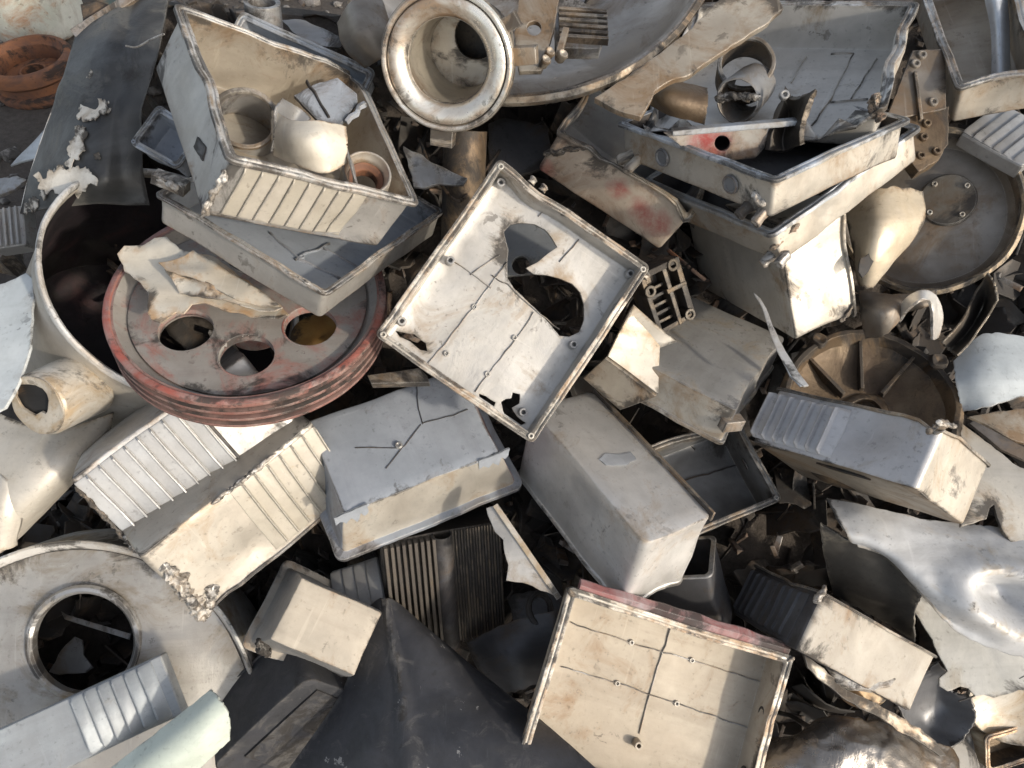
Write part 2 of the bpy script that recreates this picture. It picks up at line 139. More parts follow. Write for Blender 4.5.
PATCH={
'black_sheet':((-0.9087,0.5921,-0.136),[[(-0.082,0.207,-0.064),(-0.016,0.248,-0.064),(0.043,0.299,-0.084),(0.111,0.342,-0.114)],[(-0.089,0.087,-0.024),(-0.012,0.082,0.016),(0.054,0.115,0.016),(0.123,0.154,-0.024)],[(-0.118,-0.032,-0.004),(-0.012,-0.051,0.056),(0.057,-0.043,0.066),(0.102,0.001,0.016)],[(-0.155,-0.142,-0.004),(-0.038,-0.16,0.066),(0.052,-0.158,0.076),(0.106,-0.128,0.026)],[(-0.185,-0.213,-0.024),(-0.07,-0.21,0.036),(0.02,-0.2,0.036),(0.11,-0.197,-0.004)]]),
'dark_hood':((-0.1848,-0.6261,0.027),[[(-0.11,0.159,-0.087),(-0.083,0.178,-0.077),(-0.055,0.159,-0.087),(-0.018,0.109,-0.127)],[(-0.133,0.09,-0.077),(-0.067,0.102,-0.027),(0.014,0.107,-0.027),(0.092,0.032,-0.087)],[(-0.163,-0.01,-0.067),(-0.055,0.009,0.023),(0.073,0.028,0.033),(0.205,-0.023,-0.007)],[(-0.234,-0.116,-0.047),(-0.072,-0.085,0.063),(0.125,-0.041,0.103),(0.302,-0.06,0.103)],[(-0.31,-0.218,-0.027),(-0.082,-0.183,0.093),(0.172,-0.123,0.153),(0.398,-0.113,0.173)]]),
'green_bar':((-0.6358,-0.6937,0.1125),[[(0.067,0.112,-0.012),(0.093,0.104,0.013),(0.108,0.076,0.013),(0.096,0.016,-0.022)],[(-0.024,0.041,-0.012),(0.013,0.032,0.017),(0.035,0.008,0.017),(0.031,-0.043,-0.018)],[(-0.148,-0.056,-0.012),(-0.104,-0.063,0.017),(-0.082,-0.088,0.017),(-0.084,-0.139,-0.018)]]),
'scoop':((0.7243,0.2858,0.045),[[(-0.055,0.077,-0.025),(-0.025,0.089,0.015),(0.024,0.097,0.015),(0.093,0.099,-0.025)],[(-0.051,0.021,-0.015),(-0.029,0.019,0.045),(0.024,0.021,0.035),(0.09,0.045,-0.015)],[(-0.041,-0.035,-0.015),(-0.032,-0.043,0.035),(0.009,-0.041,0.025),(0.058,-0.009,-0.015)],[(-0.027,-0.085,-0.025),(-0.026,-0.092,-0.005),(-0.016,-0.09,-0.005),(0.003,-0.071,-0.025)]]),
'crumple_a':((0.7663,0.1522,0.0117),[[(-0.055,0.041,-0.032),(-0.019,0.03,-0.012),(0.017,0.024,0.008),(0.103,0.041,-0.032)],[(-0.06,-0.006,-0.012),(-0.043,-0.011,0.038),(-0.003,-0.003,0.038),(0.082,0.014,-0.012)],[(-0.039,-0.054,-0.032),(-0.019,-0.052,0.008),(0.001,-0.03,0.028),(0.035,0.004,0.008)]]),
'crumple_loop':((0.8038,0.1396,0.0525),[[(-0.03,-0.007,-0.033),(-0.034,0.024,0.008),(-0.008,0.039,0.018),(0.026,0.031,-0.003),(0.049,-0.002,-0.023),(0.046,-0.047,-0.033)],[(-0.031,-0.016,-0.023),(-0.036,0.007,0.028),(-0.019,0.019,0.038),(0.005,0.016,0.018),(0.015,-0.011,0.008),(0.018,-0.053,-0.003)]]),
'leaf_a':((0.9427,0.1363,-0.0092),[[(0.015,0.086,0.029),(0.017,0.06,0.049),(0.029,0.031,0.039)],[(0.011,0.053,-0.011),(0.057,0.035,-0.061),(0.027,-0.002,0.009)],[(-0.024,-0.001,-0.001),(0.023,-0.022,-0.061),(-0.003,-0.043,0.009)],[(-0.074,-0.051,0.009),(-0.036,-0.066,-0.031),(-0.043,-0.08,0.019)]]),
'pale_blue':((0.9917,0.0195,-0.01),[[(-0.074,0.026,-0.03),(-0.011,0.077,-0.05),(0.04,0.084,-0.05),(0.131,0.063,-0.05)],[(-0.089,-0.026,0.01),(-0.048,-0.003,0.02),(0.005,0.005,0.02),(0.09,0.005,0.01)],[(-0.078,-0.076,0.01),(-0.046,-0.067,0.04),(0.004,-0.051,0.04),(0.076,-0.036,0.03)]]),
'hood_top':((0.8196,-0.3378,0.081),[[(-0.182,0.102,-0.081),(-0.123,0.091,-0.051),(-0.047,0.075,-0.051),(0.074,0.053,-0.061),(0.158,0.049,-0.061),(0.259,0.045,-0.061)],[(-0.182,0.083,-0.051),(-0.128,0.072,-0.021),(-0.057,0.051,-0.011),(0.034,0.018,-0.001),(0.121,0.014,-0.001),(0.218,0.008,-0.001)],[(-0.179,0.062,-0.021),(-0.12,0.047,-0.001),(-0.053,0.012,0.019),(0.012,-0.03,0.039),(0.09,-0.028,0.049),(0.183,-0.028,0.049)],[(-0.168,0.045,-0.011),(-0.111,0.024,0.009),(-0.054,-0.03,0.039),(-0.005,-0.071,0.059),(0.078,-0.082,0.069),(0.17,-0.093,0.069)],[(-0.145,0.025,-0.031),(-0.09,0.004,-0.011),(-0.04,-0.066,0.019),(0.008,-0.12,0.029),(0.087,-0.154,0.039),(0.19,-0.18,0.039)]]),
'hood_side':((0.7289,-0.406,-0.0058),[[(-0.118,0.134,0.051),(-0.06,0.099,0.056),(0.004,0.074,0.066),(0.057,0.002,0.091)],[(-0.082,0.044,-0.014),(-0.043,0.033,0.006),(0.028,-0.012,0.006),(0.079,-0.051,0.026)],[(-0.035,-0.042,-0.094),(-0.004,-0.059,-0.074),(0.055,-0.09,-0.064),(0.12,-0.133,-0.054)]]),
'brown_dome':((0.6721,-0.7653,0.0283),[[(-0.173,0.008,-0.068),(-0.101,0.034,-0.048),(-0.041,0.085,-0.028),(0.05,0.077,-0.028),(0.133,0.057,-0.038),(0.236,-0.009,-0.078)],[(-0.193,-0.028,-0.028),(-0.126,0.022,0.022),(-0.055,0.054,0.032),(0.019,0.051,0.042),(0.106,0.026,0.022),(0.227,-0.038,-0.028)],[(-0.199,-0.098,-0.008),(-0.136,-0.046,0.052),(-0.071,-0.017,0.072),(0.005,-0.022,0.072),(0.091,-0.046,0.052),(0.226,-0.109,-0.008)]]),
'shell_in_box':((-0.3529,0.424,0.2217),[[(-0.076,0.066,-0.032),(-0.02,0.03,0.018),(0.025,0.028,0.018),(0.054,0.034,-0.032)],[(-0.07,0.017,-0.012),(-0.011,-0.009,0.038),(0.033,-0.013,0.038),(0.062,-0.001,-0.012)],[(-0.068,-0.019,-0.022),(-0.016,-0.045,0.008),(0.028,-0.057,0.008),(0.058,-0.03,-0.022)]]),
'curl_in_box':((-0.4063,0.4771,0.1778),[[(-0.011,0.043,-0.008),(-0.004,0.017,0.032),(-0.01,-0.004,0.042)],[(0.011,0.038,-0.048),(-0.002,0.012,-0.028),(-0.007,-0.036,0.042)],[(0.033,0.019,-0.048),(0.002,-0.017,-0.028),(-0.012,-0.071,0.042)]]),
'torn_in_box':((-0.2888,0.3977,0.2011),[[(-0.022,0.06,-0.011),(-0.013,0.036,-0.001),(-0.007,0.015,0.009)],[(-0.006,0.018,-0.001),(0.005,-0.009,0.019),(0.009,-0.027,0.019)],[(-0.001,-0.0,-0.031),(0.012,-0.033,-0.011),(0.024,-0.059,0.009)]]),
'cover_shell':((-0.2896,0.7072,0.0122),[[(-0.062,0.033,-0.032),(-0.029,0.049,0.018),(0.025,0.078,0.008)],[(-0.051,-0.013,-0.032),(-0.005,-0.015,0.038),(0.048,0.009,0.028)],[(-0.012,-0.05,-0.042),(0.025,-0.054,0.008),(0.061,-0.038,0.008)]]),
'curved_scrap':((0.2981,0.5175,0.1689),[[(-0.043,0.046,-0.029),(-0.011,0.023,0.001),(0.054,0.014,-0.009)],[(-0.044,0.02,-0.009),(-0.018,-0.01,0.031),(0.049,-0.02,0.021)],[(-0.035,-0.002,-0.019),(-0.003,-0.028,0.011),(0.05,-0.042,0.001)]]),
'black_shard':((0.4904,0.4635,0.21),[[(-0.004,0.062,-0.01),(0.003,0.044,0.01),(0.034,0.04,0.04)],[(-0.023,0.027,-0.01),(0.01,0.019,-0.03),(0.023,0.009,0.04)],[(-0.036,-0.013,-0.01),(0.001,-0.02,-0.03),(0.013,-0.029,0.03)],[(-0.04,-0.045,-0.02),(0.001,-0.047,-0.03),(0.017,-0.046,0.02)]]),
'dark_plate_mid':((0.0057,-0.5902,-0.1167),[[(-0.104,0.014,-0.043),(-0.021,0.064,-0.003),(0.09,0.097,-0.003)],[(-0.081,-0.03,-0.023),(-0.01,0.023,0.037),(0.081,0.038,0.017)],[(-0.032,-0.094,-0.023),(0.011,-0.066,0.027),(0.065,-0.048,0.017)]]),
'torn_wall':((0.8883,-0.6727,-0.0513),[[(-0.01,0.102,0.021),(0.024,0.066,0.001),(0.033,0.032,0.001),(0.063,0.024,0.021)],[(-0.035,0.074,0.011),(0.002,0.021,-0.029),(0.04,-0.015,-0.039),(0.077,-0.018,0.011)],[(-0.07,0.04,0.021),(-0.03,-0.018,-0.029),(0.008,-0.058,-0.039),(0.062,-0.066,0.001)],[(-0.104,0.017,0.041),(-0.064,-0.035,0.001),(-0.019,-0.077,-0.009),(0.023,-0.089,0.011)]]),
'tube_neck':((0.9957,0.7208,-0.0133),[[(-0.024,0.089,-0.007),(-0.015,0.079,0.013),(0.019,0.089,-0.007)],[(-0.009,0.007,-0.007),(-0.005,-0.002,0.013),(0.024,0.007,-0.007)],[(-0.009,-0.088,-0.007),(-0.003,-0.1,0.013),(0.024,-0.08,-0.007)]]),
'bent_angle_a':((0.2487,0.064,0.0417),[[(-0.021,0.078,0.008),(0.014,0.048,-0.012),(0.044,0.016,-0.022)],[(-0.063,-0.011,0.018),(-0.013,-0.046,0.008),(0.038,-0.084,-0.002)]]),
'bent_angle_b':((0.2724,0.1155,0.0358),[[(-0.035,0.041,0.019),(0.011,0.005,0.004),(0.058,-0.027,-0.016)],[(-0.044,0.026,0.014),(-0.01,-0.004,-0.006),(0.02,-0.041,-0.016)]]),
'bent_angle_c':((0.2113,0.0002,0.0117),[[(-0.026,0.053,0.048),(0.025,0.018,0.038),(0.076,-0.02,0.028)],[(-0.063,0.016,-0.032),(-0.025,-0.017,-0.042),(0.014,-0.05,-0.042)]]),
'left_lump':((-1.0275,-0.2617,0.01),[[(-0.012,0.087,-0.01),(0.032,0.074,0.02),(0.037,0.009,0.01)],[(-0.042,0.026,-0.01),(0.024,0.012,0.03),(0.019,-0.035,-0.01)],[(-0.052,-0.055,-0.01),(0.001,-0.061,0.01),(-0.008,-0.059,-0.03)]]),
'lower_shell':((-0.9986,-0.1887,-0.0356),[[(-0.136,0.155,-0.014),(-0.012,0.105,0.016),(0.08,0.09,0.016),(0.146,0.129,-0.044)],[(-0.101,0.055,0.036),(0.025,0.028,0.076),(0.102,0.027,0.066),(0.127,0.074,-0.044)],[(-0.101,-0.067,0.036),(-0.011,-0.072,0.066),(0.045,-0.043,0.036),(0.084,0.025,-0.064)],[(-0.143,-0.203,-0.024),(-0.09,-0.165,-0.024),(-0.05,-0.122,-0.044),(0.034,-0.016,-0.084)]]),
}
LATHE={
'barrel':((-0.7271,0.2237,-0.13),(0.9012,-0.247,0.3435,-0.0941),0.2813),
'JJ':((-0.9255,-0.7216,-0.06),(0.9998,-0.0075,0.0195,-0.0001),0.3838),
'N':((0.03,0.9692,-0.14),(0.9851,-0.1632,-0.0531,0.0088),0.4084),
'Y':((0.8725,0.3616,-0.05),(0.9783,-0.0351,-0.204,0.0073),0.1714),
'TT':((0.741,-0.0429,-0.03),(0.9734,-0.2199,-0.0634,0.0143),0.1742),
'pulley':((-0.5137,0.1738,0.06),(0.9465,-0.3187,0.0476,-0.016),0.2657),
'flange':((-0.122,0.6045,0.12),(0.9598,0.2668,-0.0836,-0.0232),0.1277),
'tube_in_box':((-0.4775,0.4757,0.19),(0.9828,-0.1045,0.1513,-0.0161),0.0554),
'rust_ring':((-0.263,0.3845,0.17),(0.9755,-0.1583,0.1506,-0.0244),0.0453),
'ring_in_tray':((0.4363,0.5967,0.13),(0.9933,-0.0521,-0.1029,0.0054),0.0522),
'bent_tube':((0.4081,0.5151,0.17),(0.9195,0.2947,-0.2478,-0.0794),0.0399),
'stub':((-0.9078,-0.0402,0.09),(0.9739,0.1778,-0.1388,-0.0254),0.0632),
'cup':((0.7215,-0.5852,0.02),(0.9706,-0.1859,0.1501,-0.0287),0.0601),
'dish_corner':((1.0865,-0.6653,-0.06),(0.9777,0.1834,-0.1002,-0.0188),0.1179),
'under_pipe':((-0.099,0.5137,-0.06),(0.811,-0.5845,0.0214,-0.0154),0.0463),
'top_pipe':((-0.5391,0.8237,-0.1),(0.9227,-0.3822,0.0465,-0.0193),0.0388),
'hose':((0.0536,-0.509,-0.16),(0.9497,-0.1722,0.2575,-0.0467),0.038),
'amber':((-0.4167,0.1047,-0.12),(0.9465,-0.3187,0.0476,-0.016),0.0654),
}
MARK={
'DD_holes':[[(0.1068,0.0924),(0.1276,0.0901),(0.1435,0.0749),(0.158,0.0515),(0.1599,0.029),(0.1535,0.0079),(0.1447,-0.0101),(0.1219,-0.0017),(0.0976,0.0055),(0.0754,0.0165),(0.0749,-0.0029),(0.0881,-0.0248),(0.0977,-0.0517),(0.1023,-0.075),(0.0969,-0.098),(0.0821,-0.1177),(0.0579,-0.1343),(0.0328,-0.1393),(0.0133,-0.1285),(0.0036,-0.1112),(0.0106,-0.0872),(0.0179,-0.0536),(0.0241,-0.0185),(0.0282,0.0126),(0.0378,0.0358),(0.0634,0.0533),(0.0837,0.0648)],[(-0.1788,-0.0444),(-0.1759,-0.0588),(-0.1746,-0.0813),(-0.1831,-0.0824),(-0.1886,-0.0675),(-0.1861,-0.0541)],[(-0.1675,-0.0882),(-0.1518,-0.1009),(-0.1401,-0.0976),(-0.1356,-0.1111),(-0.151,-0.1193),(-0.1651,-0.1123),(-0.1739,-0.1302),(-0.1752,-0.1523),(-0.1909,-0.1395),(-0.1896,-0.1174),(-0.1808,-0.0995)],[(-0.1704,0.1549),(-0.1633,0.1415),(-0.1546,0.1223),(-0.1569,0.0956),(-0.1673,0.0838),(-0.1732,0.0958),(-0.1715,0.1199),(-0.1744,0.1407)]],
'DD_ribs':[[(-0.1851,0.0694),(-0.0479,0.0568),(0.0634,0.0533)],[(-0.18,-0.0359),(-0.0522,-0.0447),(0.0123,-0.0456)],[(0.023,0.0633),(0.0267,0.0281),(0.0188,-0.0245),(0.0132,-0.1046)],[(0.0039,0.1365),(0.0039,0.0502)],[(0.1228,-0.0298),(0.1816,-0.0378)],[(-0.0,0.099),(0.0655,0.0736)],[(0.1755,0.054),(0.1997,0.0538)]],
'DD_boss':[(-0.1487,0.1538),(0.1775,0.1501),(0.1809,-0.155),(0.0027,-0.1406),(-0.1605,-0.1328),(-0.0017,0.1443)],
'DD_nodes':[(-0.0453,0.0563),(-0.1498,0.052),(-0.0501,-0.0409),(-0.1373,-0.037)],
'QQ_ribs':[[(-0.1931,0.0994),(-0.0646,0.096),(0.0078,0.0985),(0.0682,0.0994),(0.2404,0.0968)],[(-0.1851,0.0149),(-0.0641,0.0129),(0.0051,0.0102),(0.0638,0.0083),(0.2244,0.0039)],[(0.0061,0.1596),(0.0058,0.0979),(0.0043,0.0059),(0.0047,-0.0706)]],
'QQ_nodes':[(-0.0607,0.0972),(0.0682,0.0994),(-0.0641,0.0129),(0.0619,0.0078)],
'QQ_boss':[(0.0049,-0.0846)],
'I_ribs':[[(0.0531,-0.1195),(0.0627,-0.0185)],[(-0.0284,-0.0875),(0.059,-0.112),(0.1398,-0.0977)],[(0.0662,-0.0407),(0.1472,-0.0395)]],
'I_nodes':[(0.0576,-0.1038)],
'Q_ribs':[[(0.0708,0.1323),(0.1137,0.1347),(0.1045,-0.0252),(0.0908,-0.1084)],[(0.0178,0.0295),(0.0237,0.1183)],[(0.1066,-0.035),(0.1708,-0.022)],[(0.1406,-0.0283),(0.159,0.1189)]],
'RR_ribs':[[(-0.046,0.0182),(0.047,0.0242),(0.1849,0.0111)],[(0.0065,0.1247),(0.0923,0.1123),(0.1393,0.1258)]],
'FF_cracks':[[(0.1103,0.0711),(0.049,0.0515),(0.0124,0.046)],[(0.0146,0.0469),(0.0088,0.0964),(0.0052,0.1475)],[(0.014,0.0422),(-0.0193,-0.004),(-0.0211,-0.0113)],[(-0.0211,-0.0113),(-0.0538,-0.0602)],[(-0.0179,-0.0188),(0.0167,-0.0989)]],
'FF_node':[(-0.0166,-0.0161)],
'R_holes':[(-0.0747,0.0328),(0.0976,0.0321)],
'JJ_hole':(0.0225,0.1751),
'Y_boss':(0.0379,0.0256),
'J_patch':[],
}

# ------------------------------------------------------------------ materials
def metal(name, base, base2=None, stain=(0.20, 0.12, 0.06), stain_amt=0.35, soot=0.25, soot_col=(0.025, 0.022, 0.02),
          metallic=0.35, rough=0.48, chip=None, chip_amt=0.0, wear=0.5, wear_col=(0.72, 0.70, 0.66), bump=0.25, scale=1.0,
          wear_r=0.0035, streak=0.22, spots=None, spot_col=(0.36, 0.05, 0.045)):
    if metallic > 0.12:
        metallic = min(0.75, metallic * 1.5 + 0.12)
        base = tuple(min(0.8, x * 1.12) for x in base)
        base2 = tuple(min(0.8, x * 1.12) for x in base2) if base2 else None
    m = bpy.data.materials.new(name)
    m.use_nodes = True
    nt = m.node_tree
    N, L = nt.nodes, nt.links
    bsdf = N['Principled BSDF']
    tc = N.new('ShaderNodeTexCoord')
    oi = N.new('ShaderNodeObjectInfo')
    mul = N.new('ShaderNodeMath'); mul.operation = 'MULTIPLY'; mul.inputs[1].default_value = 37.0
    L.new(oi.outputs['Random'], mul.inputs[0])
    add = N.new('ShaderNodeVectorMath'); add.operation = 'ADD'
    L.new(tc.outputs['Object'], add.inputs[0]); L.new(mul.outputs[0], add.inputs[1])
    P = add.outputs[0]

    def nz(sc, det=6, ro=0.6, dist=0.0, vec=None):
        n = N.new('ShaderNodeTexNoise')
        n.inputs['Scale'].default_value = sc * scale
        n.inputs['Detail'].default_value = det
        n.inputs['Roughness'].default_value = ro
        n.inputs['Distortion'].default_value = dist
        L.new(vec or P, n.inputs['Vector'])
        return n.outputs['Fac']

    def ramp(f, lo, hi, inv=False):
        r = N.new('ShaderNodeMapRange')
        r.inputs[1].default_value = lo; r.inputs[2].default_value = hi
        r.inputs[3].default_value = 1.0 if inv else 0.0
        r.inputs[4].default_value = 0.0 if inv else 1.0
        L.new(f, r.inputs[0])
        return r.outputs[0]

    def mth(op, a, b):
        n = N.new('ShaderNodeMath'); n.operation = op; n.use_clamp = True
        for i, v in enumerate((a, b)):
            if isinstance(v, (int, float)): n.inputs[i].default_value = v
            else: L.new(v, n.inputs[i])
        return n.outputs[0]

    def mixc(f, a, b):
        n = N.new('ShaderNodeMix'); n.data_type = 'RGBA'
        L.new(f, n.inputs[0])
        for s, v in ((6, a), (7, b)):
            if isinstance(v, tuple): n.inputs[s].default_value = (*v, 1)
            else: L.new(v, n.inputs[s])
        return n.outputs[2]

    base2 = base2 or tuple(c * 0.72 for c in base)
    at = N.new('ShaderNodeAttribute'); at.attribute_name = 'burn'
    burn = at.outputs['Fac']
    big = nz(4.5, 4, 0.6, 0.6)
    c = mixc(ramp(big, 0.40, 0.60), base, base2)
    # dusty cloudiness
    fine = nz(34, 6, 0.75)
    c = mixc(mth('MULTIPLY', ramp(fine, 0.42, 0.70), 0.26), c, tuple(x * 0.52 for x in base))
    # rain and drip streaks
    mp = N.new('ShaderNodeMapping'); mp.inputs['Scale'].default_value = (2.0, 24.0, 8.0)
    L.new(P, mp.inputs[0])
    st = nz(1.0, 5, 0.65, 0.3, mp.outputs[0])
    c = mixc(mth('MULTIPLY', ramp(st, 0.50, 0.68), streak), c, tuple(x * 0.5 for x in stain_mix(base, stain)))
    # tan and rusty stains, thicker along knocked edges
    s1 = nz(7.5, 7, 0.70, 0.9)
    e1 = mth('ADD', s1, mth('MULTIPLY', burn, 0.15))
    c = mixc(mth('MULTIPLY', ramp(e1, 0.64 - 0.22 * stain_amt, 0.82 - 0.20 * stain_amt), 0.85), c, stain)
    # soot and torch-burnt patches, mostly at edges and corners
    s2 = nz(6.2, 8, 0.72, 0.7)
    sg = N.new('ShaderNodeVectorMath'); sg.operation = 'SUBTRACT'; sg.inputs[1].default_value = (0.5, 0.5, 0.5)
    L.new(tc.outputs['Generated'], sg.inputs[0])
    ab = N.new('ShaderNodeVectorMath'); ab.operation = 'ABSOLUTE'; L.new(sg.outputs[0], ab.inputs[0])
    sx = N.new('ShaderNodeSeparateXYZ'); L.new(ab.outputs[0], sx.inputs[0])
    cm = mth('MULTIPLY', sx.outputs[0], sx.outputs[1])
    cm = mth('MULTIPLY', ramp(cm, 0.12, 0.24), 0.12 if soot > 0.05 else 0.0)
    s2b = mth('ADD', mth('ADD', s2, cm), mth('MULTIPLY', burn, 0.19))
    sootf = ramp(s2b, 0.71 - 0.24 * soot, 0.79 - 0.20 * soot)
    c = mixc(mth('MULTIPLY', sootf, 0.88), c, soot_col)
    # small chips and dark specks
    pit = nz(27, 4, 0.62, 0.4)
    c = mixc(mth('MULTIPLY', mth('MULTIPLY', ramp(pit, 0.63, 0.66), 0.6), ramp(s2b, 0.52, 0.64)), c, tuple(x * 0.28 for x in stain_mix(base, stain)))
    pit2 = nz(110, 2, 0.6)
    c = mixc(mth('MULTIPLY', mth('MULTIPLY', ramp(pit2, 0.60, 0.70), 0.45), ramp(s1, 0.42, 0.6)), c, tuple(x * 0.25 for x in base))
    # pale rubbed scuffs and scratches
    mp2 = N.new('ShaderNodeMapping'); mp2.inputs['Scale'].default_value = (60.0, 3.5, 12.0); mp2.inputs['Rotation'].default_value = (0.2, 0.3, 0.7)
    L.new(P, mp2.inputs[0])
    sc_ = nz(1.0, 4, 0.7, 0.2, mp2.outputs[0])
    c = mixc(mth('MULTIPLY', ramp(sc_, 0.62, 0.70), 0.22 * min(1.0, wear * 1.6)), c, tuple(min(0.8, x * 1.45 + 0.04) for x in base))
    rgh = N.new('ShaderNodeMapRange')
    rgh.inputs[1].default_value = 0.3; rgh.inputs[2].default_value = 0.7
    rgh.inputs[3].default_value = max(0.08, rough - 0.13); rgh.inputs[4].default_value = min(1, rough + 0.2)
    L.new(s1, rgh.inputs[0])
    r_out = rgh.outputs[0]
    met = metallic
    # flaked paint or bright chips
    if chip:
        ch = nz(6.0, 6, 0.7, 0.4)
        cf = ramp(ch, 0.70 - 0.3 * chip_amt, 0.715 - 0.3 * chip_amt)
        c = mixc(cf, c, chip)
    for (qx, qy, qz, qr) in (spots or ()):
        dn = N.new('ShaderNodeVectorMath'); dn.operation = 'DISTANCE'; dn.inputs[1].default_value = (qx, qy, qz)
        L.new(tc.outputs['Object'], dn.inputs[0])
        dd_ = N.new('ShaderNodeMath'); dd_.operation = 'MULTIPLY_ADD'; dd_.inputs[1].default_value = 0.07; L.new(s1, dd_.inputs[0]); L.new(dn.outputs['Value'], dd_.inputs[2])
        c = mixc(mth('MULTIPLY', mth('MULTIPLY', ramp(dd_.outputs[0], qr * 0.2 + 0.035, qr + 0.035, True), ramp(fine, 0.30, 0.56)), 0.75), c, spot_col)
    # knocked bright edges
    bev = N.new('ShaderNodeBevel'); bev.samples = 2; bev.inputs[0].default_value = wear_r
    if wear > 0:
        geo = N.new('ShaderNodeNewGeometry')
        dt = N.new('ShaderNodeVectorMath'); dt.operation = 'DOT_PRODUCT'
        L.new(bev.outputs[0], dt.inputs[0]); L.new(geo.outputs['Normal'], dt.inputs[1])
        e = ramp(dt.outputs['Value'], 0.80, 0.97, True)
        e = mth('MULTIPLY', e, ramp(nz(22, 6, 0.7), 0.36, 0.55))
        e = mth('MULTIPLY', e, wear)
        c = mixc(e, c, wear_col)
        mm = N.new('ShaderNodeMath'); mm.operation = 'MULTIPLY_ADD'; mm.use_clamp = True
        L.new(e, mm.inputs[0]); mm.inputs[1].default_value = 0.5; mm.inputs[2].default_value = metallic
        met = mm.outputs[0]
    L.new(c, bsdf.inputs['Base Color'])
    # soot is matt and does not shine like metal
    mk = mth('SUBTRACT', met, mth('MULTIPLY', sootf, metallic * 0.8))
    L.new(mk, bsdf.inputs['Metallic'])
    rr = N.new('ShaderNodeMath'); rr.operation = 'MULTIPLY_ADD'; rr.use_clamp = True
    L.new(sootf, rr.inputs[0]); rr.inputs[1].default_value = 0.2; L.new(r_out, rr.inputs[2])
    L.new(rr.outputs[0], bsdf.inputs['Roughness'])
    bp = N.new('ShaderNodeBump'); bp.inputs['Strength'].default_value = bump; bp.inputs['Distance'].default_value = 0.004
    hsum = N.new('ShaderNodeMath'); hsum.operation = 'MULTIPLY_ADD'
    L.new(fine, hsum.inputs[0]); hsum.inputs[1].default_value = 0.6; L.new(s1, hsum.inputs[2])
    L.new(hsum.outputs[0], bp.inputs['Height'])
    L.new(bev.outputs[0], bp.inputs['Normal'])
    L.new(bp.outputs[0], bsdf.inputs['Normal'])
    return m


def stain_mix(a, b):
    return tuple((x + y) * 0.5 for x, y in zip(a, b))


M = {}
M['pale'] = metal('pale_cast_aluminium', (0.48, 0.47, 0.455), (0.37, 0.36, 0.345), stain=(0.27, 0.19, 0.12), stain_amt=0.3, soot=0.2, metallic=0.38)
M['pale2'] = metal('pale_grey_paint', (0.46, 0.445, 0.42), (0.385, 0.37, 0.345), stain=(0.29, 0.215, 0.14), stain_amt=0.25, soot=0.03, metallic=0.38)
M['cream'] = metal('cream_weathered_aluminium', (0.47, 0.445, 0.40), (0.38, 0.345, 0.295), stain=(0.25, 0.165, 0.09), stain_amt=0.45, soot=0.2, metallic=0.3)
M['tan'] = metal('tan_stained_aluminium', (0.40, 0.36, 0.30), (0.30, 0.26, 0.21), stain=(0.20, 0.125, 0.065), stain_amt=0.45, soot=0.24, metallic=0.3)
M['grey'] = metal('grey_cast_aluminium', (0.36, 0.36, 0.36), (0.27, 0.265, 0.26), stain=(0.22, 0.16, 0.10), stain_amt=0.3, soot=0.25, metallic=0.3)
M['blue'] = metal('blue_grey_enamel', (0.31, 0.335, 0.375), (0.26, 0.285, 0.32), stain=(0.16, 0.14, 0.13), stain_amt=0.1, soot=0.15, metallic=0.1, rough=0.42)
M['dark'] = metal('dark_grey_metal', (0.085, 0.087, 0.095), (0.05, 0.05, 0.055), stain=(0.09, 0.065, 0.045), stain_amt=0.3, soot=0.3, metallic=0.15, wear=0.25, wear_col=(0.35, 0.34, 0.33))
M['soot'] = metal('soot_black_sheet', (0.085, 0.087, 0.087), (0.03, 0.03, 0.031), stain=(0.16, 0.155, 0.14), stain_amt=0.6, soot=0.45, metallic=0.2, rough=0.5, chip=(0.66, 0.63, 0.57), chip_amt=0.13, wear=0.35, bump=0.5)
M['speck'] = metal('charcoal_dusty_metal', (0.045, 0.046, 0.053), (0.030, 0.031, 0.036), stain=(0.12, 0.115, 0.11), stain_amt=0.38, soot=0.15, metallic=0.1, rough=0.55, chip=(0.24, 0.235, 0.23), chip_amt=0.20, wear=0.5, wear_col=(0.3, 0.28, 0.26), bump=0.1, scale=2.6, streak=0.4)
M['rust'] = metal('brown_rust', (0.16, 0.075, 0.045), (0.10, 0.05, 0.035), stain=(0.24, 0.10, 0.045), stain_amt=0.6, soot=0.2, metallic=0.0, rough=0.8, wear=0.15, wear_col=(0.32, 0.2, 0.14), bump=0.7)
M['red'] = metal('worn_red_oxide_paint', (0.34, 0.085, 0.060), (0.24, 0.075, 0.055), stain=(0.27, 0.22, 0.20), stain_amt=0.30, soot=0.06, metallic=0.05, rough=0.55, wear=0.35, wear_col=(0.42, 0.36, 0.33), bump=0.45)
M['redgrey'] = metal('bare_iron_with_red_paint', (0.29, 0.275, 0.255), (0.23, 0.21, 0.19), stain=(0.28, 0.085, 0.06), stain_amt=0.20, soot=0.0, metallic=0.1, rough=0.55, wear=0.3, bump=0.5)
M['pinkpaint'] = metal('faded_red_paint_over_grey', (0.33, 0.29, 0.295), (0.27, 0.16, 0.155), stain=(0.24, 0.08, 0.075), stain_amt=0.35, soot=0.14, metallic=0.1, rough=0.5, bump=0.4)
M['grooves'] = metal('rusty_pulley_grooves', (0.24, 0.14, 0.12), (0.27, 0.20, 0.175), stain=(0.19, 0.075, 0.06), stain_amt=0.45, soot=0.04, metallic=0.1, rough=0.6, wear=0.5, wear_col=(0.45, 0.40, 0.36), bump=0.6, scale=2.0)
